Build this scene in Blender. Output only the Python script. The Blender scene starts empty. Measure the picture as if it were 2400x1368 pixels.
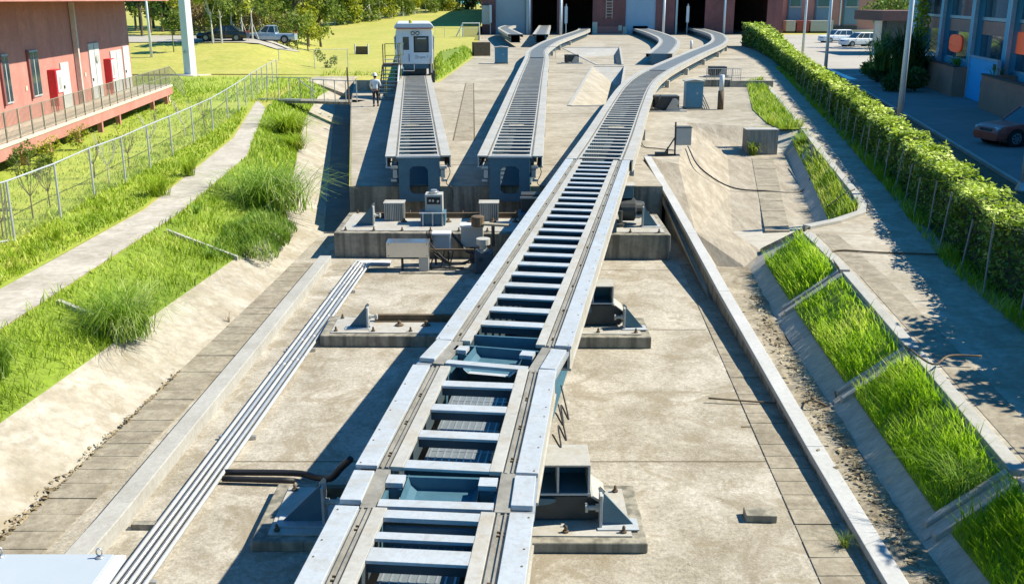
import bpy, bmesh, math, random
import numpy as np
from mathutils import Vector, Matrix
random.seed(7); RNG=np.random.default_rng(7)
sc=bpy.context.scene; COL=sc.collection
R=math.radians
# ---------------------------------------------------------------- camera
F=2324.; TH=R(16.4); CH=7.5
def P(px,py,z):
    """point of the horizontal plane z that the surveyed photo position (px,py) looks at"""
    dx=(px-1200)/F; dv=(py-684)/F
    fw=math.cos(TH)-dv*math.sin(TH); dn=math.sin(TH)+dv*math.cos(TH)
    t=(CH-z)/dn
    return Vector((dx*t,fw*t,z))
def PY(px,py,Y):
    dx=(px-1200)/F; dv=(py-684)/F
    fw=math.cos(TH)-dv*math.sin(TH); dn=math.sin(TH)+dv*math.cos(TH)
    t=Y/fw
    return Vector((dx*t,Y,CH-dn*t))
cam=bpy.data.cameras.new('camera'); co=bpy.data.objects.new('camera',cam); COL.objects.link(co)
cam.sensor_width=36; cam.lens=36*F/2400; cam.clip_end=4000; cam.clip_start=.1
co.location=(0,0,CH); co.rotation_euler=(R(90)-TH,0,0); sc.camera=co
# ---------------------------------------------------------------- light
SUN_EL=R(45.8); SUN_AZ=(0.985,0.17)          # direction towards the sun: right and slightly beyond
w=bpy.data.worlds.new('World'); sc.world=w; w.use_nodes=True
nt=w.node_tree; bg=nt.nodes['Background']
sk=nt.nodes.new('ShaderNodeTexSky'); sk.sky_type='NISHITA'; sk.sun_disc=False
sk.sun_elevation=SUN_EL; sk.sun_rotation=math.atan2(SUN_AZ[0],SUN_AZ[1]); sk.ozone_density=6.; sk.air_density=1.0; sk.dust_density=0.
tint=nt.nodes.new('ShaderNodeMix'); tint.data_type='RGBA'; tint.blend_type='MULTIPLY'; tint.inputs[0].default_value=1; tint.inputs[7].default_value=(.20,.95,1.20,1)
nt.links.new(sk.outputs[0],tint.inputs[6]); nt.links.new(tint.outputs[2],bg.inputs[0]); bg.inputs[1].default_value=.085
sl=bpy.data.lights.new('sun','SUN'); sl.energy=5; sl.angle=R(.5); sl.color=(1,.925,.77)
so=bpy.data.objects.new('sun',sl); COL.objects.link(so)
sd=Vector((SUN_AZ[0]*math.cos(SUN_EL),SUN_AZ[1]*math.cos(SUN_EL),math.sin(SUN_EL)))
so.rotation_euler=sd.to_track_quat('Z','Y').to_euler(); so.location=(60,10,60)
sc.view_settings.view_transform='Standard'; sc.view_settings.look='None'; sc.view_settings.gamma=1
sc.view_settings.use_curve_mapping=False; sc.view_settings.exposure=.9
# ---------------------------------------------------------------- materials
MATS={}
def mat(name,col,rough=.7,metal=0.,col2=None,scale=3.,amt=1.,fine=None,bump=0.,bscale=40.,streak=None,spec=.5,trans=None,stretch=(1,1,1),sub=0.,blotch=None,crack=0.):
    """base colour broken up by two scales of noise; streak = vertical run-off marks; all in object space"""
    if name in MATS: return MATS[name]
    m=bpy.data.materials.new(name); m.use_nodes=True; MATS[name]=m
    t=m.node_tree; N=t.nodes; L=t.links; b=N['Principled BSDF']
    b.inputs['Roughness'].default_value=rough; b.inputs['Metallic'].default_value=metal
    b.inputs['Specular IOR Level'].default_value=spec
    tc=N.new('ShaderNodeTexCoord'); mp=N.new('ShaderNodeMapping'); mp.inputs['Scale'].default_value=stretch
    L.new(tc.outputs['Object'],mp.inputs['Vector'])
    cur=None
    if col2 is None: col2=tuple(c*.75 for c in col)
    n=N.new('ShaderNodeTexNoise'); n.inputs['Scale'].default_value=scale; n.inputs['Detail'].default_value=8; n.inputs['Roughness'].default_value=.62; n.inputs['Distortion'].default_value=.5
    L.new(mp.outputs[0],n.inputs['Vector'])
    cr=N.new('ShaderNodeValToRGB'); cr.color_ramp.elements[0].position=.5-.22/amt; cr.color_ramp.elements[1].position=.5+.22/amt
    cr.color_ramp.elements[0].color=(*col2,1); cr.color_ramp.elements[1].color=(*col,1)
    L.new(n.outputs['Fac'],cr.inputs[0]); cur=cr.outputs[0]
    if fine:
        n2=N.new('ShaderNodeTexNoise'); n2.inputs['Scale'].default_value=fine[0]; n2.inputs['Detail'].default_value=6; n2.inputs['Roughness'].default_value=.7
        L.new(mp.outputs[0],n2.inputs['Vector'])
        mr=N.new('ShaderNodeMapRange'); mr.inputs[1].default_value=.3; mr.inputs[2].default_value=.7; mr.inputs[3].default_value=1-fine[1]; mr.inputs[4].default_value=1+fine[1]*.5
        L.new(n2.outputs['Fac'],mr.inputs[0])
        mx=N.new('ShaderNodeMix'); mx.data_type='RGBA'; mx.blend_type='MULTIPLY'; mx.inputs[0].default_value=1
        L.new(cur,mx.inputs[6]); L.new(mr.outputs[0],mx.inputs[7]); cur=mx.outputs[2]
    if blotch:
      for blotch in ([blotch] if isinstance(blotch,tuple) else blotch):
        nb=N.new('ShaderNodeTexNoise'); nb.inputs['Scale'].default_value=blotch[0]; nb.inputs['Detail'].default_value=9; nb.inputs['Roughness'].default_value=.7; nb.inputs['Distortion'].default_value=1.2
        mpb=N.new('ShaderNodeMapping'); mpb.inputs['Location'].default_value=(blotch[0]*3.7,blotch[0]*1.3,5); L.new(mp.outputs[0],mpb.inputs[0]); L.new(mpb.outputs[0],nb.inputs['Vector'])
        cb=N.new('ShaderNodeValToRGB'); cb.color_ramp.elements[0].position=blotch[3] if len(blotch)>3 else .50; cb.color_ramp.elements[1].position=blotch[4] if len(blotch)>3 else .66; L.new(nb.outputs['Fac'],cb.inputs[0])
        mk=N.new('ShaderNodeMath'); mk.operation='MULTIPLY'; mk.inputs[1].default_value=blotch[2]; L.new(cb.outputs[0],mk.inputs[0])
        mx=N.new('ShaderNodeMix'); mx.data_type='RGBA'; mx.inputs[7].default_value=(*blotch[1],1); L.new(mk.outputs[0],mx.inputs[0]); L.new(cur,mx.inputs[6]); cur=mx.outputs[2]
    if crack:
        vo=N.new('ShaderNodeTexVoronoi'); vo.feature='DISTANCE_TO_EDGE'; vo.inputs['Scale'].default_value=.55
        nw=N.new('ShaderNodeTexNoise'); nw.inputs['Scale'].default_value=1.5; nw.inputs['Detail'].default_value=6; L.new(mp.outputs[0],nw.inputs['Vector'])
        va=N.new('ShaderNodeVectorMath'); va.operation='MULTIPLY_ADD'; va.inputs[1].default_value=(1.2,1.2,1.2); L.new(nw.outputs['Color'],va.inputs[0]); L.new(mp.outputs[0],va.inputs[2]); L.new(va.outputs[0],vo.inputs['Vector'])
        cc_=N.new('ShaderNodeMapRange'); cc_.inputs[1].default_value=.0; cc_.inputs[2].default_value=.012; cc_.inputs[3].default_value=1-crack; cc_.inputs[4].default_value=1; L.new(vo.outputs['Distance'],cc_.inputs[0])
        mx=N.new('ShaderNodeMix'); mx.data_type='RGBA'; mx.blend_type='MULTIPLY'; mx.inputs[0].default_value=1; L.new(cur,mx.inputs[6]); L.new(cc_.outputs[0],mx.inputs[7]); cur=mx.outputs[2]
    if streak:
        mp2=N.new('ShaderNodeMapping'); mp2.inputs['Scale'].default_value=(streak[1],streak[1],streak[1]*.07)
        L.new(tc.outputs['Object'],mp2.inputs['Vector'])
        n3=N.new('ShaderNodeTexNoise'); n3.inputs['Scale'].default_value=1; n3.inputs['Detail'].default_value=5
        L.new(mp2.outputs[0],n3.inputs['Vector'])
        c3=N.new('ShaderNodeValToRGB'); c3.color_ramp.elements[0].position=.42; c3.color_ramp.elements[1].position=.62
        L.new(n3.outputs['Fac'],c3.inputs[0])
        m3=N.new('ShaderNodeMix'); m3.data_type='RGBA'; m3.inputs[7].default_value=(*streak[0],1)
        ml=N.new('ShaderNodeMath'); ml.operation='MULTIPLY'; ml.inputs[1].default_value=streak[2]
        L.new(c3.outputs[0],ml.inputs[0]); L.new(ml.outputs[0],m3.inputs[0]); L.new(cur,m3.inputs[6]); cur=m3.outputs[2]
    L.new(cur,b.inputs['Base Color'])
    if bump:
        n4=N.new('ShaderNodeTexNoise'); n4.inputs['Scale'].default_value=bscale; n4.inputs['Detail'].default_value=6
        L.new(mp.outputs[0],n4.inputs['Vector'])
        bp=N.new('ShaderNodeBump'); bp.inputs['Strength'].default_value=bump; bp.inputs['Distance'].default_value=.02
        L.new(n4.outputs['Fac'],bp.inputs['Height']); L.new(bp.outputs[0],b.inputs['Normal'])
    if trans is not None:
        tr=N.new('ShaderNodeBsdfTransparent'); ms=N.new('ShaderNodeMixShader'); ms.inputs[0].default_value=trans
        L.new(tr.outputs[0],ms.inputs[1]); L.new(b.outputs[0],ms.inputs[2]); L.new(ms.outputs[0],N['Material Output'].inputs[0])
    if sub:
        td=N.new('ShaderNodeBsdfTranslucent'); L.new(cur,td.inputs[0])
        ms=N.new('ShaderNodeMixShader'); ms.inputs[0].default_value=sub
        L.new(b.outputs[0],ms.inputs[1]); L.new(td.outputs[0],ms.inputs[2]); L.new(ms.outputs[0],N['Material Output'].inputs[0])
    return m
def leafmat(name,c1,c2,c3=None,rough=.55,sub=.35):
    """per-leaf colour from each mesh island, so a crown is made of many greens"""
    m=bpy.data.materials.new(name); m.use_nodes=True; MATS[name]=m
    t=m.node_tree; N=t.nodes; L=t.links; b=N['Principled BSDF']; b.inputs['Roughness'].default_value=rough
    b.inputs['Specular IOR Level'].default_value=.25
    g=N.new('ShaderNodeNewGeometry'); tc=N.new('ShaderNodeTexCoord')
    n=N.new('ShaderNodeTexNoise'); n.inputs['Scale'].default_value=.8; n.inputs['Detail'].default_value=3; L.new(tc.outputs['Object'],n.inputs['Vector'])
    ad=N.new('ShaderNodeMath'); ad.operation='MULTIPLY_ADD'; ad.inputs[1].default_value=.55; L.new(g.outputs['Random Per Island'],ad.inputs[0])
    mr=N.new('ShaderNodeMapRange'); mr.inputs[1].default_value=.3; mr.inputs[2].default_value=.7; mr.inputs[3].default_value=0; mr.inputs[4].default_value=.62
    L.new(n.outputs['Fac'],mr.inputs[0]); L.new(mr.outputs[0],ad.inputs[2])
    cr=N.new('ShaderNodeValToRGB'); e=cr.color_ramp.elements; e[0].position=.1; e[0].color=(*c1,1); e[1].position=.75; e[1].color=(*c2,1)
    if c3: x=e.new(.97); x.color=(*c3,1)
    L.new(ad.outputs[0],cr.inputs[0]); L.new(cr.outputs[0],b.inputs['Base Color'])
    td=N.new('ShaderNodeBsdfTranslucent'); L.new(cr.outputs[0],td.inputs[0])
    ms=N.new('ShaderNodeMixShader'); ms.inputs[0].default_value=sub
    L.new(b.outputs[0],ms.inputs[1]); L.new(td.outputs[0],ms.inputs[2]); L.new(ms.outputs[0],N['Material Output'].inputs[0])
    return m
CONC=mat('floor concrete',(.485,.445,.37),.88,col2=(.275,.24,.175),scale=.62,amt=1.5,fine=(13,.45),bump=.35,bscale=26,blotch=[(1.0,(.50,.465,.395),.5),(.38,(.185,.15,.095),.8),(1.7,(.23,.195,.14),.45),(26,(.58,.55,.48),.4),(17,(.17,.145,.1),.35),(.75,(.215,.175,.11),.6,.53,.60),(4.5,(.62,.60,.54),.65,.64,.69),(2.6,(.15,.125,.085),.5,.62,.68)],crack=.10)
CONC2=mat('pale concrete',(.44,.40,.325),.88,col2=(.28,.245,.18),scale=.8,amt=1.2,fine=(5,.3),bump=.3,bscale=24,blotch=[(1.6,(.50,.47,.41),.5),(.5,(.25,.205,.135),.65),(7,(.25,.215,.15),.3),(1.1,(.24,.195,.12),.55,.55,.62),(6,(.60,.58,.52),.5,.64,.69)])
YARD=mat('yard concrete',(.42,.375,.30),.85,col2=(.26,.225,.16),scale=.28,amt=1.4,fine=(2.2,.3),bump=.2,bscale=20,blotch=[(.9,(.45,.42,.35),.45),(.35,(.21,.18,.125),.5),(4,(.24,.2,.14),.3)])
SLAB=mat('slab concrete',(.33,.29,.215),.88,col2=(.20,.17,.12),scale=1.5,amt=1.4,fine=(9,.3),bump=.3,bscale=30,blotch=[(2.6,(.40,.36,.28),.5),(5,(.16,.13,.09),.4)])
PLINTH=mat('weathered concrete',(.36,.33,.26),.85,col2=(.22,.2,.15),scale=1.2,fine=(9,.3),streak=((.075,.072,.055),5.5,.7),bump=.2)
KERBM=mat('kerb concrete',(.41,.405,.375),.8,col2=(.30,.29,.255),scale=1.1,fine=(12,.18),bump=.15)
TROUGHM=mat('trough cover concrete',(.47,.475,.47),.75,col2=(.37,.37,.355),scale=.8,fine=(12,.15),bump=.1)
BANKM=mat('bank concrete',(.50,.47,.40),.9,col2=(.33,.305,.25),scale=1.4,fine=(10,.3),bump=.3,stretch=(.4,3,1))
STEEL=mat('pale painted steel',(.42,.455,.485),.5,col2=(.355,.385,.40),scale=1.7,fine=(15,.1),spec=.4,bump=.04,blotch=[(.8,(.36,.345,.30),.55),(3.2,(.31,.275,.21),.35),(14,(.22,.15,.09),.25)])
STEELW=mat('chalky white steel',(.45,.44,.40),.55,col2=(.34,.325,.285),scale=.9,fine=(12,.12),spec=.4,bump=.04,blotch=[(1.3,(.34,.275,.18),.55),(8,(.2,.14,.08),.25)])
RAILM=mat('weathered rail steel',(.34,.32,.27),.6,col2=(.20,.18,.14),scale=2.2,fine=(14,.25),metal=.15)
INNER=mat('shade dark steel',(.035,.06,.075),.7,col2=(.025,.045,.057),scale=2)  # shade inside the girders painted into this colour
BLUE=mat('blue grey steel',(.065,.15,.20),.5,col2=(.048,.115,.155),scale=1.5,fine=(8,.12),spec=.4)
DARK=mat('dark steel',(.045,.05,.05),.6,col2=(.025,.027,.025),scale=3)
GALV=mat('galvanised steel',(.55,.57,.58),.35,metal=.6,col2=(.42,.43,.44),scale=4,fine=(20,.1))
RUST=mat('rusty steel',(.16,.11,.06),.8,col2=(.07,.05,.03),scale=5)
BLACK=mat('black rubber',(.012,.012,.013),.6,col2=(.008,.008,.008))
WHITE=mat('white paint',(.62,.64,.65),.4,col2=(.55,.57,.58),scale=2)
GREYP=mat('grey cabinet paint',(.42,.42,.39),.5,col2=(.36,.36,.33),scale=2)
GROOF=mat('pale cabinet roof',(.385,.43,.465),.45,col2=(.35,.395,.43),scale=.8)
PINK=mat('pink render',(.52,.225,.18),.85,col2=(.43,.17,.13),scale=.6,amt=1.2,fine=(5,.14),bump=.1,streak=((.35,.15,.12),1.6,.4),blotch=(1.4,(.58,.29,.24),.4))
BRICK=mat('dark red render',(.26,.095,.085),.8,col2=(.18,.06,.055),scale=.4,amt=1.2,fine=(2,.15),streak=((.14,.06,.055),.9,.5))
CREAM=mat('cream coping',(.58,.52,.42),.8,col2=(.46,.41,.32),scale=1)
GLASS=mat('window glass',(.045,.065,.075),.08,col2=(.02,.035,.045),scale=.5,spec=.8)
REDP=mat('red paint',(.55,.02,.03),.4,col2=(.4,.012,.02))
LAWN=mat('lawn turf',(.44,.39,.085),.95,col2=(.31,.33,.045),scale=.12,amt=1.0,fine=(2.2,.3),bump=.5,bscale=12,blotch=[(.35,(.47,.40,.13),.5),(.8,(.22,.28,.03),.45,.55,.66),(3.,(.25,.27,.05),.4)])
LAWNG=mat('green lawn turf',(.36,.40,.045),.95,col2=(.22,.31,.025),scale=.35,amt=1.0,fine=(7,.3),bump=.5,bscale=18)
PATHM=mat('path concrete',(.50,.465,.40),.88,col2=(.34,.31,.25),scale=.9,amt=1.3,fine=(5,.25),bump=.25,blotch=[(1.2,(.57,.54,.48),.5),(2.4,(.3,.26,.2),.35)])
TURF=mat('slope turf',(.21,.29,.02),.95,col2=(.12,.18,.012),scale=.8,fine=(9,.3),bump=.5,bscale=15)
SOIL=mat('soil and debris',(.17,.13,.075),.95,col2=(.06,.045,.02),scale=3,fine=(14,.4),bump=.5)
ASPH=mat('worn road concrete',(.24,.245,.24),.9,col2=(.17,.175,.17),scale=.5,fine=(20,.2))
PARK=mat('pale parking concrete',(.40,.37,.32),.9,col2=(.31,.285,.245),scale=.2,fine=(4,.15))
BARK=mat('bark',(.16,.12,.08),.9,col2=(.08,.06,.04),scale=6,stretch=(1,1,.2))
LIME=mat('limewashed bark',(.62,.6,.53),.9,col2=(.4,.37,.3),scale=3)
GRASS=leafmat('grass blades',(.13,.24,.008),(.33,.46,.018),(.55,.55,.13))
GRASSD=leafmat('lush grass blades',(.13,.29,.008),(.38,.60,.015),(.62,.70,.12),sub=.55)
CLUMP=leafmat('ornamental grass blades',(.045,.13,.010),(.28,.44,.04),(.70,.75,.36))
HEDGE_SHADE=leafmat('shaded hedge leaves',(.03,.075,.008),(.13,.22,.02),(.30,.38,.10),sub=.2)  # flank shade put into the leaf colour
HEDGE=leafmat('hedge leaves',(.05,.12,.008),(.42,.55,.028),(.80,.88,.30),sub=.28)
LEAF1=leafmat('mid green leaves',(.05,.10,.015),(.20,.27,.035),(.36,.40,.09))
LEAF2=leafmat('yellow green leaves',(.13,.18,.012),(.40,.43,.03),(.52,.52,.1))
LEAF3=leafmat('deep green leaves',(.02,.055,.012),(.07,.13,.025))
LEAFB=leafmat('dry brown leaves',(.13,.085,.03),(.30,.22,.10))
# ---------------------------------------------------------------- mesh helpers
def wloc(o):
    v=Vector((0,0,0))
    while o is not None: v+=o.location; o=o.parent
    return v
class MB:
    def __init__(s): s.v=[]; s.f=[]
    def add(s,v,f):
        o=len(s.v); s.v+= [tuple(x) for x in v]; s.f+=[tuple(i+o for i in q) for q in f]; return s
    def box(s,x0,x1,y0,y1,z0,z1):
        return s.add([(x0,y0,z0),(x1,y0,z0),(x1,y1,z0),(x0,y1,z0),(x0,y0,z1),(x1,y0,z1),(x1,y1,z1),(x0,y1,z1)],
          [(0,3,2,1),(4,5,6,7),(0,1,5,4),(1,2,6,5),(2,3,7,6),(3,0,4,7)])
    def obox(s,c,sz,rz=0,rx=0,ry=0):
        M=Matrix.Translation(Vector(c))@Matrix.Rotation(rz,4,'Z')@Matrix.Rotation(ry,4,'Y')@Matrix.Rotation(rx,4,'X')
        a,b,d=[k/2 for k in sz]
        v=[M@Vector(p) for p in [(-a,-b,-d),(a,-b,-d),(a,b,-d),(-a,b,-d),(-a,-b,d),(a,-b,d),(a,b,d),(-a,b,d)]]
        return s.add(v,[(0,3,2,1),(4,5,6,7),(0,1,5,4),(1,2,6,5),(2,3,7,6),(3,0,4,7)])
    def prism(s,poly,d):
        n=len(poly); d=Vector(d); a=[Vector(p) for p in poly]; b=[p+d for p in a]
        return s.add(a+b,[tuple(range(n))[::-1],tuple(range(n,2*n))]+[(i,(i+1)%n,n+(i+1)%n,n+i) for i in range(n)])
    def quad(s,*p): return s.add(p,[tuple(range(len(p)))])
    def tube(s,pts,r,n=8,r1=None):
        pts=[Vector(p) for p in pts]; k=len(pts); V=[]; 
        up=Vector((0,0,1))
        for i,p in enumerate(pts):
            t=(pts[min(i+1,k-1)]-pts[max(i-1,0)]).normalized()
            a=t.cross(up)
            if a.length<.05: a=t.cross(Vector((0,1,0)))
            a.normalize(); b=a.cross(t).normalized()
            rr=r if r1 is None else r+(r1-r)*i/(k-1)
            for j in range(n):
                q=2*math.pi*j/n; V.append(p+a*(math.cos(q)*rr)+b*(math.sin(q)*rr))
        Fc=[]
        for i in range(k-1):
            for j in range(n):
                Fc.append((i*n+j,i*n+(j+1)%n,(i+1)*n+(j+1)%n,(i+1)*n+j))
        Fc+= [tuple(range(n))[::-1],tuple(range((k-1)*n,k*n))]
        return s.add(V,Fc)
    def lathe(s,c,prof,n=16,axis='Z'):
        c=Vector(c); V=[];Fc=[]
        for r,h in prof:
            for j in range(n):
                q=2*math.pi*j/n
                if axis=='Z': V.append(c+Vector((r*math.cos(q),r*math.sin(q),h)))
                elif axis=='Y': V.append(c+Vector((r*math.cos(q),h,r*math.sin(q))))
                else: V.append(c+Vector((h,r*math.cos(q),r*math.sin(q))))
        k=len(prof)
        for i in range(k-1):
            for j in range(n): Fc.append((i*n+j,i*n+(j+1)%n,(i+1)*n+(j+1)%n,(i+1)*n+j))
        Fc+=[tuple(range(n))[::-1],tuple(range((k-1)*n,k*n))]
        return s.add(V,Fc)
    def sweep(s,ctr,o0,o1,z0,z1):
        """rectangular bar following a centre line, between two sideways offsets and two heights"""
        V=[];k=len(ctr)
        for p,nrm in zip(ctr,normals(ctr)):
            a=p+nrm*o0; b=p+nrm*o1
            V+=[(a.x,a.y,z0),(b.x,b.y,z0),(b.x,b.y,z1),(a.x,a.y,z1)]
        Fc=[]
        for i in range(k-1):
            for j in range(4): Fc.append((i*4+j,i*4+(j+1)%4,(i+1)*4+(j+1)%4,(i+1)*4+j))
        Fc+=[(0,3,2,1),tuple((k-1)*4+j for j in range(4))]
        return s.add(V,Fc)
    def build(s,name,m,parent=None,smooth=False,bevel=0,recalc=True):
        me=bpy.data.meshes.new(name); off=wloc(parent) if parent else Vector((0,0,0))
        me.from_pydata([(x-off.x,y-off.y,z-off.z) for x,y,z in s.v],[],s.f); me.update()
        if recalc:
            bm=bmesh.new(); bm.from_mesh(me); bmesh.ops.recalc_face_normals(bm,faces=bm.faces); bm.to_mesh(me); bm.free()
        me.materials.append(m)
        if smooth: me.polygons.foreach_set('use_smooth',[True]*len(me.polygons))
        o=bpy.data.objects.new(name,me); COL.objects.link(o); o.parent=parent
        if bevel:
            b=o.modifiers.new('bevel','BEVEL'); b.width=bevel; b.segments=2; b.limit_method='ANGLE'; b.harden_normals=False
        return o
def normals(ctr):
    k=len(ctr); out=[]
    for i in range(k):
        t=ctr[min(i+1,k-1)]-ctr[max(i-1,0)]; t=Vector((t.x,t.y,0)).normalized()
        out.append(Vector((t.y,-t.x,0)))
    return out
def tag(o,label=None,cat=None,group=None,kind=None):
    if label: o['label']=label
    if cat: o['category']=cat
    if group: o['group']=group
    if kind: o['kind']=kind
    return o
def thing(name,label,cat,loc=(0,0,0),group=None):
    o=bpy.data.objects.new(name,None); COL.objects.link(o); o.location=Vector(loc); o.empty_display_size=.3
    return tag(o,label,cat,group)
def copytree(o,parent=None):
    c=o.copy(); COL.objects.link(c); c.parent=parent
    for ch in list(o.children): copytree(ch,c)
    return c
def flat(name,outer,z,m,holes=(),thick=0,kind='structure'):
    bm=bmesh.new(); ed=[]
    for loop in [outer]+list(holes):
        vs=[bm.verts.new((p[0],p[1],p[2] if len(p)>2 and z is None else z)) for p in loop]
        for i in range(len(vs)): ed.append(bm.edges.new((vs[i],vs[(i+1)%len(vs)])))
    bmesh.ops.triangle_fill(bm,use_beauty=True,use_dissolve=False,edges=ed,normal=(0,0,1))
    bmesh.ops.recalc_face_normals(bm,faces=bm.faces)
    for f in bm.faces:
        if f.normal.z<0: f.normal_flip()
    me=bpy.data.meshes.new(name); bm.to_mesh(me); bm.free(); me.materials.append(m)
    o=bpy.data.objects.new(name,me); COL.objects.link(o)
    if kind: o['kind']=kind
    return o
def npmesh(name,V,Q,m,parent=None,tri=False):
    """fast mesh from numpy: V (n,3), Q (k,3|4)"""
    off=np.array(wloc(parent)) if parent else np.zeros(3)
    me=bpy.data.meshes.new(name); k=Q.shape[1]
    me.vertices.add(len(V)); me.vertices.foreach_set('co',(V-off).astype(np.float32).ravel())
    me.loops.add(Q.size); me.loops.foreach_set('vertex_index',Q.astype(np.int32).ravel())
    me.polygons.add(len(Q)); me.polygons.foreach_set('loop_start',(np.arange(len(Q))*k).astype(np.int32))
    me.update(calc_edges=True); me.materials.append(m)
    o=bpy.data.objects.new(name,me); COL.objects.link(o); o.parent=parent
    return o
def blade_arrays(B,h,wd,lean,az=None,droop=.0):
    """grass blades: base points B (n,3); two bent segments each"""
    n=len(B); h=np.broadcast_to(h,n); wd=np.broadcast_to(wd,n); lean=np.broadcast_to(lean,n)
    az=RNG.uniform(0,2*np.pi,n) if az is None else az
    d=np.stack([np.cos(az),np.sin(az),np.zeros(n)],1); s=np.stack([-np.sin(az),np.cos(az),np.zeros(n)],1)
    Z=np.array([0,0,1.])
    mid=B+d*(h*lean*.35)[:,None]+Z*(h*.6)[:,None]
    tip=B+d*(h*lean)[:,None]+Z*(h*(1-droop*np.ones(n)))[:,None]
    a=(wd/2)[:,None]
    V=np.stack([B-s*a,B+s*a,mid+s*a*.8,mid-s*a*.8,tip+s*a*.15,tip-s*a*.15],1).reshape(-1,3)
    i=(np.arange(n)*6)[:,None]
    Q=np.concatenate([i+np.array([0,1,2,3]),i+np.array([3,2,4,5])],0)
    return V,Q
def field(B,s,sd):
    """smooth random field 0..1 over the ground, for patchy growth"""
    g=np.random.default_rng(sd); o=np.zeros(len(B))
    for k in range(7): f=g.normal(size=2)*s*(1+k*.5); o+=np.sin(B[:,0]*f[0]+B[:,1]*f[1]+g.uniform(0,6.3))/(1+k*.25)
    return np.clip(.5+o/5,0,1)
def blades(name,B,h,wd,lean,m,parent=None,az=None,droop=0.):
    B=np.asarray(B,float); q=field(B,2.2,len(B)); q2=field(B,.8,len(B)+1)
    keep=RNG.random(len(B))<.25+1.15*q*(.4+.9*q2)
    h=np.broadcast_to(h,len(B))[keep]*(.45+.75*q2[keep]+.45*q[keep]*RNG.random(keep.sum())); wd=np.broadcast_to(wd,len(B))[keep]
    az=None if az is None else az[keep]; B=B[keep]
    V,Q=blade_arrays(np.asarray(B,float),h,wd,lean,az,droop); return npmesh(name,V,Q,m,parent)
def patch(quads,n0,ref=14.,power=1.7,seed=1,jit=0):
    """points on quads, about n0 per square metre at distance ref, thinning with distance"""
    g=np.random.default_rng(seed); out=[]
    for q in quads:
        q=[np.array(p,float) for p in q]
        area=.5*(np.linalg.norm(np.cross(q[1]-q[0],q[3]-q[0]))+np.linalg.norm(np.cross(q[1]-q[2],q[3]-q[2])))
        c=sum(q)/4; 
        dm=max(3,min(np.linalg.norm(p-np.array([0,0,7.5])) for p in q))
        n=int(area*n0*min(1.5,(ref/dm)**power))
        if n<1: continue
        u=g.random(n)[:,None]; v=g.random(n)[:,None]
        p=q[0]*(1-u)*(1-v)+q[1]*u*(1-v)+q[2]*u*v+q[3]*(1-u)*v
        dd=np.linalg.norm(p-np.array([0,0,7.5]),axis=1)
        keep=g.random(n)<(dm/dd)**power
        out.append(p[keep])
    return np.concatenate(out,0) if out else np.zeros((0,3))
def leaves(C,rad,n,size,rng=None,shell=.5):
    """n leaf quads scattered in ellipsoids: C list of (x,y,z), rad list of (rx,ry,rz)"""
    rng=rng or RNG; C=np.asarray(C,float); rad=np.asarray(rad,float)
    wts=rad.prod(1)**(2/3); k=rng.choice(len(C),n,p=wts/wts.sum())
    u=rng.normal(size=(n,3)); u/=np.linalg.norm(u,axis=1)[:,None]
    r=(shell+(1-shell)*rng.random(n))[:,None]
    p=C[k]+u*r*rad[k]
    a=rng.normal(size=(n,3)); a/=np.linalg.norm(a,axis=1)[:,None]
    b=np.cross(a,rng.normal(size=(n,3))); b/=np.linalg.norm(b,axis=1)[:,None]
    s=(size*(.6+.8*rng.random(n)))[:,None]
    V=np.stack([p-a*s*.5,p+b*s*.28,p+a*s*.5,p-b*s*.28],1).reshape(-1,3)
    Q=(np.arange(n)*4)[:,None]+np.array([0,1,2,3])
    return V,Q
def catmull(pts,step=.8):
    pts=[Vector((p[0],p[1],0)) for p in pts]; e=[2*pts[0]-pts[1]]+pts+[2*pts[-1]-pts[-2]]; out=[]
    for i in range(1,len(e)-2):
        p0,p1,p2,p3=e[i-1:i+3]; n=max(2,int((p2-p1).length/step))
        for k in range(n):
            t=k/n; out.append(.5*((2*p1)+(p2-p0)*t+(2*p0-5*p1+4*p2-p3)*t*t+(3*p1-p0-3*p2+p3)*t**3))
    out.append(pts[-1]); return out
def straight(a,b,step=2.):
    a=Vector((a[0],a[1],0)); b=Vector((b[0],b[1],0)); n=max(1,int((b-a).length/step))
    return [a.lerp(b,i/n) for i in range(n+1)]
# ================================================================ SETTING
ZU=1.4                                                   # upper ground, pit floor is 0
def lerpx(tab,y):
    for (x0,y0),(x1,y1) in zip(tab,tab[1:]):
        if y<=y1 or (x1,y1)==tab[-1]: return x0+(x1-x0)*(y-y0)/(y1-y0)
TL=[(-9.85,-8),(-9.85,18),(-9.9,29),(-10.8,40.4),(-14.5,59),(-16.0,75),(-16.3,84)]
BL=[(-8.62,-8),(-7.38,13),(-6.69,24.8),(-6.35,32.5),(-10.9,60),(-13.3,75),(-13.3,80)]
YL=[(-5.56,33.5),(-9.8,61),(-12.2,78)]
TOP=[(6.0,-8),(6.94,12.2),(7.23,16.65),(7.58,21.9),(7.83,26.3)]
KC=P(1892,538,ZU); K3=P(2017,502,ZU); K2=P(1922,357,ZU); K1=P(1885,305,ZU)
h1=P(1755,296,ZU); Y1=P(1610,288,ZU); Y2=P(1590,385,ZU); A0=Vector((5.5,40.2,ZU))
f1=P(1705,365,.5); f2=P(1712,455,.5); f3=P(1717,543,.4); h2=P(1790,362,.5)
b1=P(1844,360,.5); b2=P(1880,452,.5); b3=P(1911,524,.5)
t1=P(1580,440,1.05); t2=P(1630,545,.6); t3=P(1690,640,.02); c1=P(1787,589,.42); c2=P(1745,625,.28)
TRB=[(4.7,-8,.14),(4.71,0,.14),(5.18,11,.17),(5.29,15.4,.20),(5.50,24,.38),(5.52,26.6,.42)]   # right foot of the cable trough
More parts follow.
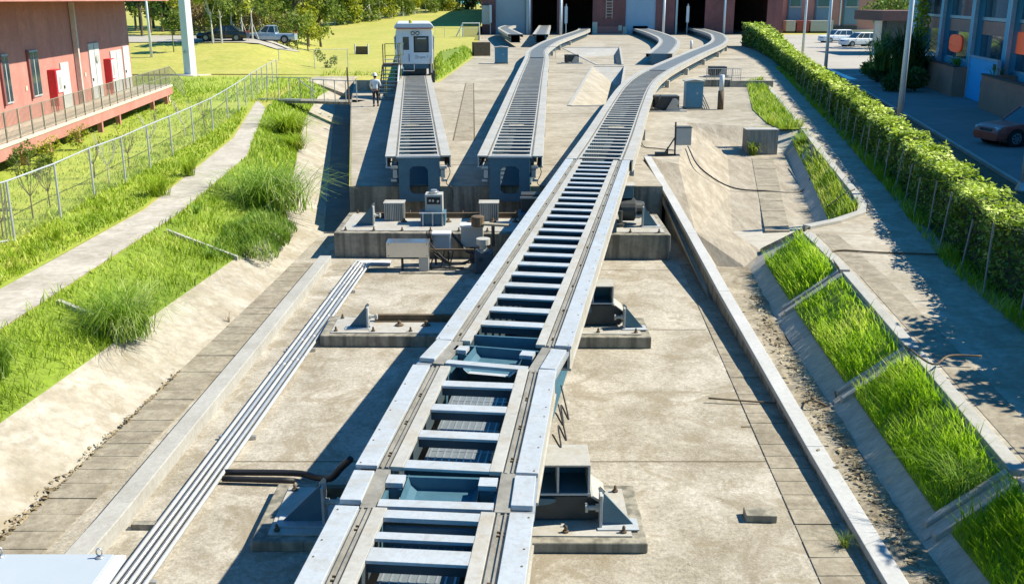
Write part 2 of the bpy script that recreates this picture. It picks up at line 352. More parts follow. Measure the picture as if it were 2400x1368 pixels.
TOE=[(5.62,-8,.10),(5.74,12.4,.16),(5.85,15.3,.21),(6.10,21.2,.32),(6.52,26.3,.38)]
def l3(tab,y):
    for a,b in zip(tab,tab[1:]):
        if y<=b[1] or b is tab[-1]: f=(y-a[1])/(b[1]-a[1]); return Vector((a[0]+(b[0]-a[0])*f,y,a[2]+(b[2]-a[2])*f))
def zR(y): return ZU-.031*max(0,22-y)
TOP=[(6.2,-8),(6.95,12.7),(7.23,16.65),(7.58,21.9),(7.83,26.3)]
hole=[(8.6,-8),(9.6,12),(10.33,19.6),(10.6,22),(7.6,22),(7.83,26.3),KC,K3,K2,K1,h1,Y1,Y2,A0,(5.2,40.2),(5.15,33.5)]+YL+[(-12.8,84)]+TL[::-1]
hole=[(p[0],p[1]) for p in hole]
# two sunken hoppers in the yard: rim and floor (photo positions) -> world
def hop(rim,floor,zf): return [P(a,b,ZU) for a,b in rim],[P(a,b,zf) for a,b in floor]
HP1=hop([(1338,249),(1447,249),(1462,157),(1391,157)],[(1432,243),(1440,243),(1463,197),(1438,199)],.2)
HP2=hop([(1402,153),(1457,153),(1451,112),(1318,112)],[(1412,150),(1445,150),(1440,130),(1330,134)],.7)
ground=flat('ground',[(-900,-300),(900,-300),(900,1500),(-900,1500)],ZU-.012,LAWN,[hole,[(p.x,p.y) for p in HP1[0]],[(p.x,p.y) for p in HP2[0]]])
flat('pit_floor',[(-14,-8),(13,-8),(13,84),(-14,84)],0,CONC)
# left bank: bare concrete foot, then turf up to the path
ys=[-8,0,6,10,13,16,19,22,25,29,32.5,36,40.4,46,52,58,64,70,75,80]
def LT(y): return Vector((lerpx(TL,y),y,ZU-.003))
def LB(y): return Vector((lerpx(BL,y),y,.004))
def LM(y):
    f=max(.18,min(.55,.50-(y-16)*.012)) if y<34 else .42     # where the turf starts, as a share of the slope
    return LB(y).lerp(LT(y),f)
mb=MB(); mg=MB(); LG=[]
for a,b in zip(ys,ys[1:]):
    mb.quad(LB(a),LB(b),LM(b),LM(a))
    mg.quad(LM(a),LM(b),LT(b),LT(a)); LG.append((LM(a),LM(b),LT(b),LT(a)))
mb.quad(LB(80),Vector((-12.3,80,.004)),Vector((-12.8,84,ZU-.003)),Vector((-16.3,84,ZU-.003)),LT(80))
tag(mb.build('bank_slope',CONC2),kind='structure')
tag(mg.build('bank_turf',TURF),kind='structure')
flat('drain_channel_shade',[(-6.3,32.4),(-5.57,32.4),(-5.57,33.5),(-9.8,61),(-12.2,78),(-13.2,78),(-13.2,75),(-10.8,60)],.008,mat('shade dark concrete',(.11,.115,.095),.7,col2=(.055,.06,.045),scale=.8,fine=(5,.3)))  # dark sheet over the channel floor, its colour deepens the shade there
# right bank (bare slope below the beds)
def RT(y): return Vector((lerpx(TOP,y),y,zR(y)-.003))
def RB(y): return l3(TOE,y)
mb=MB(); yr=[-8,4,8,10,12.2,14,16.65,19,21.9,24,26.3]
for a,b in zip(yr,yr[1:]): mb.quad(RB(a),RT(a),RT(b),RB(b))
mb.quad(RB(26.3),RT(26.3),KC,c1)
mb.quad(b1,b2,b3,K3,K2,K1); mb.quad(h1,K1,b1,h2); mb.quad(b3,KC,K3); mb.quad(b3,f3,c1,KC)
tag(mb.build('bank_slope',BANKM),kind='structure')
mb=MB()
mb.quad(f1,f2,f3,b3,b2,b1,h2); mb.quad(Y1,h1,h2,f1); mb.quad(Y1,f1,f2,Y2); mb.quad(Y2,f2,t2,t1); mb.quad(Y2,t1,A0)
mb.quad(f2,f3,t2); mb.quad(f3,c1,c2,t3,t2); mb.quad(c1,RB(26.3),c2)
mb.quad(A0,t1,t2,t3,Vector((5.1,24.5,0.003)),Vector((5.15,33.4,1.0)),Vector((5.2,40.2,ZU-.003)))
tag(mb.build('ramp',mat('brushed concrete',(.39,.34,.26),.85,col2=(.24,.20,.14),scale=1.1,amt=1.2,fine=(6,.3),bump=.4,bscale=9,stretch=(2.2,.35,1),blotch=(.7,(.46,.42,.34),.5))),kind='structure')
# yard with its retaining wall
yard=[(-5.5,33.55),(5.12,33.55),(5.2,40.2),A0,Y2,Y1,h1,P(1790,262,ZU),P(1740,190,ZU),P(1770,150,ZU),(25.3,96),(27.8,108),(31,130),(36,140),(44,187.4),(-5.7,187.4),(-4.3,111),(-5.6,78),(-12.15,78),(-9.75,61)]
flat('concrete_yard',[(p[0],p[1]) for p in yard],ZU,YARD,[[(p.x,p.y) for p in HP1[0]],[(p.x,p.y) for p in HP2[0]]])
w_=thing('retaining_wall','stained concrete retaining wall under the yard edge where the guideways end','wall',(-5.4,33.6,0))
w_['group']=None; del w_['group']
mb=MB(); mb.prism([(-5.56,33.5,0),(5.15,33.5,0),(5.15,33.8,0),(-5.56,33.8,0)],(0,0,ZU-.006)); mb.build('front_face',PLINTH,w_)
mb=MB()
mb.prism([(-5.56,33.802,0),(-5.26,33.802,0),(-9.5,61,0),(-11.9,78,0),(-12.2,78,0),(-9.8,61,0)],(0,0,ZU-.006)); mb.build('side_face',PLINTH,w_)
mb=MB(); mb.prism([(4.9,33.802,0),(5.15,33.802,0),(5.2,40.2,0),(4.95,40.2,0)],(0,0,ZU-.006)); mb.build('side_face',PLINTH,w_)
for HP,lab in ((HP1,'large sunken concrete hopper with sloping wall in the yard beside the right guideway'),(HP2,'smaller sunken hopper farther back in the yard near the curved guideways')):
    rim,fl=HP
    h=thing('sunken_hopper',lab,'hopper',rim[0],'sunken hoppers in the yard')
    for i in range(4):
        j=(i+1)%4; m_=MB().quad(rim[i],rim[j],fl[j],fl[i]).build('hopper_wall',STEELW if i==2 else YARD,h)
    MB().quad(*fl).build('hopper_floor',YARD,h)
    m_=MB()
    for i in range(4):
        j=(i+1)%4; d=(rim[j]-rim[i]).normalized(); n_=Vector((d.y,-d.x,0))*.20
        m_.prism([rim[i],rim[j],rim[j]+n_,rim[i]+n_],(0,0,.05))
    m_.build('rim',KERBM,h)
ap=[h1,P(1800,297,ZU),K1,P(1850,262,ZU),P(1800,195,ZU),P(1815,160,ZU),P(1830,152,ZU),P(1760,148,ZU),P(1735,190,ZU),P(1785,262,ZU)]
flat('concrete_apron',[(p.x,p.y) for p in ap],ZU-.004,CONC2)
# expansion joints and cover-slab strips of the yard
mb=MB()
for (a,b) in [((1062,330),(1092,195)),((1112,330),(1110,195))]:
    p=P(*a,ZU);q=P(*b,ZU); d=(q-p).normalized(); n_=Vector((d.y,-d.x,0))*.03
    mb.prism([p-n_,q-n_,q+n_,p+n_],(0,0,.006))
for y in (38,46,56,70,88,110,135): mb.box(-5,30 if y>60 else 5,y,y+.05,ZU,ZU+.005)
tag(mb.build('yard_joints',SOIL),kind='structure')
p=[P(1062,330,ZU),P(1110,330,ZU),P(1108,195,ZU),P(1090,195,ZU)]
flat('slab_path',[(q.x,q.y) for q in p],ZU+.004,SLAB)
# pit floor joints
mb=MB()
for y in (15.3,22.3,27.7): mb.box(-5.2,4.6,y,y+.025,0,.004)
mb.box(4.2,4.6,16.7,16.76,0,.005)
tag(mb.build('floor_joints',SOIL),kind='structure')
# slab strips over the two drains, each slab a slightly different height so the joints show
def strip(name,left,right,ya,yb,step,zf,gap=.015,slots=False):
    m_=MB(); g=random.Random(3); y=ya
    while y<yb:
        y2=y+step-gap
        def pt(tab,yy): return (lerpx(tab,yy),yy)
        z0=zf((y+y2)/2); dz=g.uniform(.008,.018); t=g.uniform(-.006,.006)
        a,b,c,d=pt(left,y),pt(right,y),pt(right,y2),pt(left,y2)
        m_.prism([(*a,z0-.05),(*b,z0-.05+t),(*c,z0-.05+t),(*d,z0-.05)],(0,0,.05+dz)); y+=step
    tag(m_.build(name,SLAB,bevel=.004),kind='structure')
strip('slab_path',[(-8.2,0),(-7.38,13.07),(-6.69,24.81),(-6.5,28.6)],[(-7.32,0),(-6.62,12.46),(-5.93,21.74),(-5.7,28.6)],4,28.4,.5,lambda y:.004)
strip('slab_path',[(3.6,0),(4.14,11.64),(4.82,25.48),(4.95,28.4)],[(4.28,0),(4.8,11.64),(5.12,17.5),(5.25,28)],4,28.2,.46,lambda y:.004)
q0,q1=P(1762,372,.5),P(1812,372,.5); q2,q3=P(1793,543,.48),P(1851,543,.48)
strip('slab_path',[(q2.x,q2.y),(q0.x,q0.y)],[(q3.x,q3.y),(q1.x,q1.y)],30.6,45.2,.6,lambda y:.505)
# paths along both banks
flat('path',[(-9.9,-8),(-9.88,18),(-9.93,29),(-10.83,40.4),(-14.5,59),(-16.2,64),(-12.8,45.6),(-11.15,29.6),(-11.3,18),(-11.5,-8)][::-1],ZU+.004,PATHM)
flat('lawn',[(-11.25,-8),(-11.25,29.6),(-12.9,45.6),(-16.3,64),(-17,84),(-24,84),(-33,84),(-30,40),(-30,-8)],ZU+.002,LAWNG)
HB=[(8.6,-8),(9.6,12),(10.33,19.6),(10.77,23.05),(13.01,33.2),(16.66,51.3),(25.0,94.5)]   # foot of the hedge
pr=[(6.06,-8),(7.0,12.2),(7.29,16.65),(7.64,21.9),(7.89,26.3),KC,K3,K2,K1,P(1850,262,ZU),P(1800,195,ZU),P(1815,160,ZU),HB[6]]+HB[:6][::-1]
pr=[(7.59,22.0)]+pr[4:-3]+[(10.6,22.0)]
flat('path',[(p[0],p[1]) for p in pr],ZU+.004,CONC2)
mb=MB(); yy=[-8,0,6,10,12.2,14,16.65,19,20.5,22]
for a,b in zip(yy,yy[1:]):
    A=[RT(a)+Vector((.05,0,.004)),RT(a).lerp(Vector((lerpx(HB,a),a,ZU)),.5)]; A[1].z=zR(a)+.004; A.append(Vector((lerpx(HB,a)+.1,a,ZU)))
    Bq=[RT(b)+Vector((.05,0,.004)),RT(b).lerp(Vector((lerpx(HB,b),b,ZU)),.5)]; Bq[1].z=zR(b)+.004; Bq.append(Vector((lerpx(HB,b)+.1,b,ZU)))
    for i in range(2): mb.quad(A[i],A[i+1],Bq[i+1],Bq[i])
tag(mb.build('path',CONC2),kind='structure')
mb=MB()   # shallow gutter band beside the beds
for a,b in zip(yr,yr[1:]): mb.quad(RT(a)+Vector((.42,0,.0125)),RT(a)+Vector((1.0,0,.0125)),RT(b)+Vector((1.0,0,.0125)),RT(b)+Vector((.42,0,.0125)))
tag(mb.build('gutter',SLAB),kind='structure')
# verge turf strips, parking, road
vg=HB[:7]; ve=[(x+4.7,y) for x,y in HB[:7]]
flat('verge',[*vg,*ve[::-1]],ZU+.009,SOIL)
pk=[(12.2,-8),(14.2,19.6),(17.2,33.2),(20.8,51.3),(29,94.5),(34,125),(36.5,140),(44.5,187),(140,187),(140,-8)]
flat('parking_lot',pk,ZU+.006,PARK)
rd=[(12.6,-8),(14.6,19.6),(17.6,33.2),(21.2,51.3),(29.4,94.5),(40,94.5),(40,-8)]
flat('road',rd,ZU+.011,ASPH)
mb=MB(); kl=[(12.2,-8),(14.2,19.6),(17.2,33.2),(20.8,51.3),(29,94.5)]
mb.sweep([Vector((x,y,0)) for x,y in kl],-.02,.16,ZU,ZU+.13); tag(mb.build('road_kerb',KERBM),kind='structure')
mb=MB()
for k in range(4):
    a=P(1990+14*k,163+13*k,ZU); mb.obox((a.x,a.y,ZU+.0165),(5,.14,.006),rz=R(8))
a=P(1925,158,ZU); b=P(2000,187,ZU); d=(b-a).normalized(); n_=Vector((d.y,-d.x,0))*.35
mb.prism([a-n_+Vector((0,0,.013)),b-n_+Vector((0,0,.013)),b+n_+Vector((0,0,.013)),a+n_+Vector((0,0,.013))],(0,0,.006))
tag(mb.build('road_markings',WHITE),kind='structure')
# lawn rising to the tree line beside the workshop
def sm(a,b,x): t=max(0,min(1,(x-a)/(b-a))); return t*t*(3-2*t)
def zt(x,y):
    r=x/(.96*y+1.7); f=sm(-.19,-.265,r)
    zl=2.1*sm(84,106,y)+.02*max(0,y-106); zr=4.0*sm(130,262,y)*sm(-75,-20,x)
    return ZU+.006+zl*f+zr*(1-f)
def gridsurf(name,x0,x1,y0,y1,nx,ny,m,dz=0):
    V=[];Fq=[]
    for j in range(ny+1):
        for i in range(nx+1):
            x=x0+(x1-x0)*i/nx; y=y0+(y1-y0)*j/ny; V.append((x,y,zt(x,y)+dz))
    for j in range(ny):
        for i in range(nx): a=j*(nx+1)+i; Fq.append((a,a+1,a+nx+2,a+nx+1))
    mb=MB(); mb.add(V,Fq); return tag(mb.build(name,m,smooth=True),kind='structure')
gridsurf('lawn',-130,-5.72,86,420,70,110,LAWN)
# service lane the parked cars stand on, at the far edge of the lawn
gridsurf('lane',-62,-23.5,102.6,113.5,20,8,PARK,.05)
# grassy bank right of the service car
mb=MB(); bx=[P(1022,190,ZU),P(1045,178,ZU),P(1112,128,ZU),P(1095,118,ZU),P(1018,140,ZU)]
top=[p.lerp(sum(bx,Vector())/5,.35)+Vector((0,0,.8)) for p in bx]
for i in range(5): j=(i+1)%5; mb.quad(bx[i],bx[j],top[j],top[i])
mb.quad(*top); tag(mb.build('grass_bank',TURF),kind='structure')
BANKQ=[(bx[i],bx[(i+1)%5],top[(i+1)%5],top[i]) for i in range(5)]+[(top[0],top[1],top[2],top[3])]
# debris in the trench between the trough and the right bank
mb=MB(); g=random.Random(5); V=[];Fq=[]
n=90
for j in range(n+1):
    y=-6+(26.6+6)*j/n; l=5.35+.028*(y-15)+.02; r_=RB(y).x+g.uniform(-.03,.10)
    for i in range(4):
        x=l3(TRB,y).x+.003+(r_-l3(TRB,y).x)*(i/3)+(g.uniform(-.05,.05) if 0<i<3 else 0); V.append((x,y,l3(TRB,y).z+(RB(y).z-l3(TRB,y).z)*i/3+g.uniform(-.015,.02)*(0<i)+(.02 if i==3 else 0)))
for j in range(n):
    for i in range(3): a=j*4+i; Fq.append((a,a+1,a+5,a+4))
mb.add(V,Fq); tag(mb.build('trench_soil',mat('trench soil',(.42,.37,.28),.95,col2=(.15,.115,.065),scale=1.6,fine=(10,.45),bump=.5)),kind='structure')
def litter(label,fn,n,sd,size=.05):
    """leaf litter and crumbs: little tilted quads lying where fn(u,v) puts them"""
    g=np.random.default_rng(sd); p=np.array([fn(u,v) for u,v in zip(g.random(n),g.normal(size=n))]); p[:,2]+=g.random(n)*.035
    a=g.normal(size=(n,3)); a[:,2]*=.25; a/=np.linalg.norm(a,axis=1)[:,None]; b_=np.cross(a,np.array([0,0,1.])+g.normal(size=(n,3))*.3); b_/=np.linalg.norm(b_,axis=1)[:,None]
    s=(size*(.3+1.1*g.random(n)**2))[:,None]; V=np.stack([p-a*s,p+b_*s*.6,p+a*s,p-b_*s*.6],1).reshape(-1,3)
    tag(npmesh('leaf_litter',V,(np.arange(n)*4)[:,None]+np.array([0,1,2,3]),LITTER),label,'leaf litter',kind='stuff')
LITTER=leafmat('leaf litter',(.15,.115,.065),(.30,.24,.14),(.48,.42,.29),sub=.05)
litter('brown leaf litter along the left edge of the left slab strip',lambda u,v:(lambda y:(LB(y).x+.05-abs(v)*.12*max(.15,1.5-(y-8)/7),y,.02+abs(v)*.02))(7.5+12*u**2.6),1500,71)
litter('brown leaf litter lying in the trench beside the cable trough',lambda u,v:(lambda y:(RB(y).x-.12-abs(v)*.2,y,RB(y).z+.015))(7+17*u**1.3),1700,72)
# ---------------------------------------------------------------- grass (uncountable)
def stuff(o,label,cat='grass'): return tag(o,label,cat,kind='stuff')
B=patch(LG,420,ref=13,power=1.45,seed=2); d=np.linalg.norm(B-np.array([0,0,7.5]),axis=1)
stuff(blades('grass',B,(.10+.16*RNG.random(len(B)))*(1+.2*(d>35)),.012*np.maximum(1,d/14),.7,GRASS),'bright green grass covering the left bank between path and bare concrete')
lq=[]
for a,b in zip(ys[:15],ys[1:16]):
    xa,xb=lerpx([(-11.5,-8),(-11.3,18),(-11.15,29.6),(-12.8,45.6),(-16.2,64)],a),lerpx([(-11.5,-8),(-11.3,18),(-11.15,29.6),(-12.8,45.6),(-16.2,64)],b)
    lq.append(((xa-.12,a,ZU),(xb-.12,b,ZU),(xb-2.6,b,ZU),(xa-2.6,a,ZU)))
B=patch(lq,520,ref=16,power=1.5,seed=3); d=np.linalg.norm(B-np.array([0,0,7.5]),axis=1)
stuff(blades('grass',B,.06+.2*RNG.random(len(B))**2,.014*np.maximum(1,d/15),.8,GRASS),'long yellow green grass along the fence on the left')
lq=[((-13.6,14,ZU),(-14.5,45,ZU),(-18.5,45,ZU),(-19,14,ZU)),((-14.5,45,ZU),(-22,72,ZU),(-26,72,ZU),(-18.5,45,ZU))]
B=patch(lq,120,ref=25,power=1.5,seed=4); d=np.linalg.norm(B-np.array([0,0,7.5]),axis=1)
stuff(blades('grass',B,.05+.08*RNG.random(len(B)),.016*np.maximum(1,d/22),.8,GRASS),'mown lawn grass between the fence and the red building')
vq=[((a[0]-.40,a[1],ZU),(b[0]-.40,b[1],ZU),(b[0]+.25,b[1],ZU),(a[0]+.25,a[1],ZU)) for a,b in zip(HB,HB[1:])]
B=patch(vq,700,ref=18,power=1.5,seed=5); d=np.linalg.norm(B-np.array([0,0,7.5]),axis=1)
stuff(blades('grass',B,.10+.26*RNG.random(len(B)),.016*np.maximum(1,d/18),.7,GRASS),'dark grass growing along the foot of the hedge')
B=patch(BANKQ,60,ref=60,power=1.5,seed=6)
stuff(blades('grass',B,.15+.2*RNG.random(len(B)),.06,.6,GRASS),'grass on the small bank right of the white service car')
q=[(LT(62),LT(82),Vector((-30,82,ZU)),Vector((-26,62,ZU))),(Vector((-16,84,ZU)),Vector((-6,84,ZU)),Vector((-6,89,ZU)),Vector((-16,89,ZU)))]
B=patch(q,22,ref=65,power=1.,seed=8)
stuff(blades('grass',B,.1+.3*RNG.random(len(B))**2,.05,.7,GRASS),'uneven grass beyond the footbridge at the end of the channel')
# right planting beds: frame kerbs are things, grass is stuff
def onslope(y,f): return RB(y).lerp(RT(y),f)
BEDS=[(22.4,26.0),(17.4,21.9),(12.75,16.95),(6.6,12.2),(0,6.2)]
lab=['nearest the wide channel','second from the channel end','in the middle of the right bank','with a long arching tuft, near the lower right','at the bottom right corner']
for i,((ya,yb),l_) in enumerate(zip(BEDS,lab)):
    q=[]; n=6
    for k in range(n):
        a=ya+(yb-ya)*k/n; b=ya+(yb-ya)*(k+1)/n
        q.append((onslope(a,.27)+Vector((0,0,.03)),onslope(a,.97)+Vector((0,0,.03)),onslope(b,.97)+Vector((0,0,.03)),onslope(b,.27)+Vector((0,0,.03))))
    m_=MB()
    for x in q: m_.quad(*x)
    tag(m_.build('bed_turf',TURF),kind='structure')
    B=patch(q,1000,ref=13,power=1.6,seed=20+i); d=np.linalg.norm(B-np.array([0,0,7.5]),axis=1)
    az=RNG.normal(math.pi,1.3,len(B))
    stuff(blades('grass',B,.14+.22*RNG.random(len(B)),.013*np.maximum(1,d/13),.75,GRASSD,az=az),'lush green grass filling the sloping bed '+l_)
bq=[(b1.lerp(K1,.35),b1.lerp(K1,.97),b2.lerp(K2,.97),b2.lerp(K2,.38)),(b2.lerp(K2,.38),b2.lerp(K2,.97),b3.lerp(K3,.97),b3.lerp(K3,.30)),]
e1,e2,e3,e4=P(1764,258,ZU+.01),P(1750,195,ZU+.01),P(1785,188,ZU+.01),P(1838,258,ZU+.01)
e5,e6=P(1830,318,ZU+.01),P(1872,300,ZU+.01)
bq+= [(e1,e4,e3,e2),(P(1800,292,ZU+.01),P(1862,285,ZU+.01),e4,e1)]
bq+=[(P(1800,291,ZU+.01),P(1862,284,ZU+.01),P(1885,304,ZU+.01),P(1828,304,ZU+.01))]
m_=MB()
for x in bq: m_.quad(*[p+Vector((0,0,.03)) for p in x])
tag(m_.build('bed_turf',TURF),kind='structure')
B=patch(bq,190,ref=35,power=1.5,seed=40); d=np.linalg.norm(B-np.array([0,0,7.5]),axis=1)
stuff(blades('grass',B,.16+.28*RNG.random(len(B)),.02*np.maximum(1,d/26),.7,GRASS),'tall yellow green grass in the long bed beside the wide channel')
# ================================================================ BANK KERBS AND WALLS
def kerbline(name,label,cat,pts,w_,z0,z1,m,group=None,bevel=.015):
    """kerb along 3d points: a rectangular bar whose foot follows the points"""
    t=thing(name,label,cat,pts[0],group); mb=MB(); V=[]; pts=[Vector(p) for p in pts]
    nn=normals(pts)
    for p,n_ in zip(pts,nn):
        a=p-n_*w_/2; b=p+n_*w_/2
        V+=[a+Vector((0,0,z0)),b+Vector((0,0,z0)),b+Vector((0,0,z1)),a+Vector((0,0,z1))]
    k=len(pts); Fc=[(i*4+j,i*4+(j+1)%4,(i+1)*4+(j+1)%4,(i+1)*4+j) for i in range(k-1) for j in range(4)]+[(0,3,2,1),tuple((k-1)*4+j for j in range(4))]
    mb.add(V,Fc); mb.build('coping',m,t,bevel=bevel); return t
kerbline('kerb_wall','low pale concrete kerb wall between the slab strip and the bundle of conduits','kerb',
    [(-6.75,-2,0),(-5.9,13.0,0),(-5.72,19.9,0),(-5.52,28.45,0)],.34,-.02,.25,KERBM)
MB().box(-5.62,-4.95,13.05,13.17,0,.09).build('spare',PLINTH).name='concrete_sill'
o=bpy.data.objects['concrete_sill']; tag(o,'short dark concrete sill lying against the left kerb wall beside the conduits','sill')
# cable trough: bar with rising top on the right
tr=[(4.55,0,.16),(5.03,11,.20),(5.14,15.4,.24),(5.35,24,.46),(5.39,29,.80),(5.40,33.5,1.12),(5.42,39.6,1.50)]
t=thing('cable_trough','long white covered cable trough rising to the yard along the right drain','cable trough',(5.1,12,0))
for i,(a,b) in enumerate(zip(tr,tr[1:])):
    a=Vector(a);b=Vector(b); d=(b-a).normalized(); a2=a+d*.012
    n_=Vector((d.y,-d.x,0)).normalized()*.145; m_=MB(); dz=Vector((0,0,-.12))
    q=[a2-n_,a2+n_,b+n_,b-n_]
    m_.add([p+dz for p in q]+q,[(0,3,2,1),(4,5,6,7),(0,1,5,4),(1,2,6,5),(2,3,7,6),(3,0,4,7)]); m_.build('cover',TROUGHM,t,bevel=.01)
    n2=n_*.8; q=[a2-n2,a2+n2,b+n2,b-n2]; low=Vector((0,0,-.121))
    m_=MB(); m_.add([Vector((p.x,p.y,max(-.05,p.z-1.0))) for p in q]+[p+low for p in q],[(0,3,2,1),(4,5,6,7),(0,1,5,4),(1,2,6,5),(2,3,7,6),(3,0,4,7)]); m_.build('trough_wall',PLINTH,t)
# kerbs of the beds on the right bank
labs=['below the far grass bed','under the second grass bed','below the bed with an arching tuft','above the bottom right corner']
for (y,l_) in zip((22.15,17.18,12.48,6.4),labs):
    t=thing('bed_divider','pair of pale kerbs running down the right bank '+l_,'kerb',RB(y),'kerb pairs dividing the beds')
    for s in (-.17,.17):
        a,b=onslope(y+s,.12),onslope(y+s,1.0); m_=MB()
        up=Vector((0,0,.10)); e=Vector((0,.06,0))
        m_.add([a-e-up*.3,a+e-up*.3,a+e+up,a-e+up,b-e-up*.3,b+e-up*.3,b+e+up*.7,b-e+up*.7],[(0,3,2,1),(4,5,6,7),(0,1,5,4),(1,2,6,5),(2,3,7,6),(3,0,4,7)])
        m_.build('kerb',KERBM,t,bevel=.012)
    a,b=onslope(y,.05),onslope(y,1.0); e=Vector((0,.1,0)); u=Vector((0,0,.02))
    MB().quad(a-e+u,a+e+u,b+e+u,b-e+u).build('channel',BANKM,t)
labs=['along the top of the far grass bed','along the top of the second grass bed','along the top of the middle grass bed','along the top of the bed with the arching tuft']
for (ya,yb),l_ in zip(BEDS[:4],labs):
    kerbline('bed_kerb','long pale concrete kerb '+l_,'kerb',[RT(ya-.15)+Vector((.14,0,0)),RT((ya+yb)/2)+Vector((.14,0,0)),RT(yb+.15)+Vector((.14,0,0))],.24,-.03,.10,KERBM,'kerbs along the bed tops')
kerbline('bed_kerb','curved pale kerb round the top of the long bed beside the wide channel','kerb',
    [P(1790,192,ZU),P(1847,262,ZU),P(1885,307,ZU),P(1922,357,ZU),P(2003,455,ZU),P(2020,485,ZU),P(2018,502,ZU),P(1960,522,ZU),KC+Vector((0,.1,0))],.26,-.03,.10,KERBM,'kerbs along the bed tops')
kerbline('bed_kerb','mossy dark kerb running down to the trench from the corner of the wide channel','kerb',[KC,KC.lerp(c1,.5),c1],.2,-.05,.10,PLINTH,'kerbs along the bed tops')
# small kerbs buried in the left bank turf
for i,(y,l_) in enumerate(((14.0,'in the turf at the left edge of the picture'),(20.2,'beside the big grass clump on the left bank'),(27.0,'half buried in grass below the upper clump'))):
    a,b=LM(y)+Vector((.1,0,.0)),LT(y)+Vector((0,0,.0)); b=b.lerp(a,.12)
    t=thing('bank_kerb','narrow weathered kerb strip '+l_,'kerb',a,'kerb strips on the left bank'); m_=MB(); up=Vector((0,0,.085))
    for s in (0,):
        e=Vector((0,.06,0)); o_=Vector((0,s,0)); A=a+o_;Bq=b+o_
        m_=MB().add([A-e-up*.5,A+e-up*.5,A+e+up,A-e+up,Bq-e-up*.5,Bq+e-up*.5,Bq+e+up,Bq-e+up],[(0,3,2,1),(4,5,6,7),(0,1,5,4),(1,2,6,5),(2,3,7,6),(3,0,4,7)])
        m_.build('kerb',KERBM,t)
# thin hoses lying across the right bank
def cable(name,label,cat,pts,r,m,n=6): 
    o=MB().tube(catm3(pts),r,n).build(name,m,smooth=True); return tag(o,label,cat)
def catm3(pts,k=6):
    pts=[Vector(p) for p in pts]; e=[2*pts[0]-pts[1]]+pts+[2*pts[-1]-pts[-2]]; out=[]
    for i in range(1,len(e)-2):
        p0,p1,p2,p3=e[i-1:i+3]
        for j in range(k):
            t=j/k; out.append(.5*((2*p1)+(p2-p0)*t+(2*p0-5*p1+4*p2-p3)*t*t+(3*p1-p0-3*p2+p3)*t**3))
    out.append(pts[-1]); return out
u=Vector((0,0,.04))
cable('drain_hose','brown hose lying across the right path down to the far grass bed','hose',[RT(22.3)+u*3,P(1945,598,ZU)+u,P(1975,590,ZU)+u,P(2060,595,ZU)+u,P(2245,601,ZU)+u],.024,RUST)
cable('drain_hose','grey hose lying across the right path near the second kerb pair','hose',[RT(17.3)+u*3,P(2185,858,ZU)+u,P(2225,838,ZU)+u,P(2300,839,ZU)+u],.018,RUST)
cable('drain_hose','dark hose from the second kerb pair over the cable trough onto the slabs','hose',[onslope(17.25,.08)+u*4,P(1960,962,.1)+u,P(1905,957,.25)+u*4,P(1850,950,.05)+u,P(1660,937,.05)+u],.018,RUST)
cable('signal_cable','thin black cable from the small grey box down across the wide channel floor','cable',[P(1612,345,ZU)+u,P(1640,395,1.2)+u,P(1710,440,.62)+u,P(1790,450,.5)+u,P(1880,450,.5)+u,b2.lerp(K2,.5)+u*3,K2+Vector((.05,1.5,.1))],.03,BLACK)
cable('signal_cable','thin dark cable crossing the long grass bed near its curved end','cable',[P(1937,497,1.0)+u*4,P(1975,470,1.3)+u*5,P(2003,452,ZU)+u*3],.02,BLACK)
cable('signal_cable','pale cable running from the small grey box to the right guideway','cable',[P(1582,355,ZU)+u,P(1540,350,ZU)+u,P(1508,345,ZU)+u,P(1502,325,ZU)+u*4],.02,BLACK)
# loose concrete block on the pit floor
o=MB().obox((*P(1781,1207,.05)[:2],.06),(.46,.27,.12),rz=R(-3)).build('concrete_block',PLINTH,bevel=.012); tag(o,'loose concrete block lying on the pit floor near the right drain','block')
# pale cabinet in the lower left corner with lifting eyes
a=P(268,1297,1.2); t=thing('equipment_cabinet','large pale grey cabinet top with lifting eyes in the bottom left corner','cabinet',(a.x-1.4,a.y-1.0,0))
MB().box(a.x-3.4,a.x,a.y-2.4,a.y,1.12,1.2).build('roof',GROOF,t,bevel=.01)
MB().box(a.x-3.32,a.x-.08,a.y-2.32,a.y-.08,0,1.118).build('body',GREYP,t)
m_=MB().box(a.x+.002,a.x+.14,a.y-2.4,a.y+.0,1.13,1.19); m_.build('roof_edge',WHITE,t,bevel=.01)
for px,py in ((234,1306),(4,1300)):
    q=P(px,py,1.2); q.y=min(q.y,a.y-.06); m_=MB().lathe(q,[(.05,0),(.05,.012),(.03,.02)],12)
    ring=[q+Vector((.035*math.cos(k*math.pi/6),0,.075+.05*math.sin(k*math.pi/6))) for k in range(-4,11)]
    m_.tube(ring,.009,6); m_.build('lifting_eye',GALV,t,smooth=True)
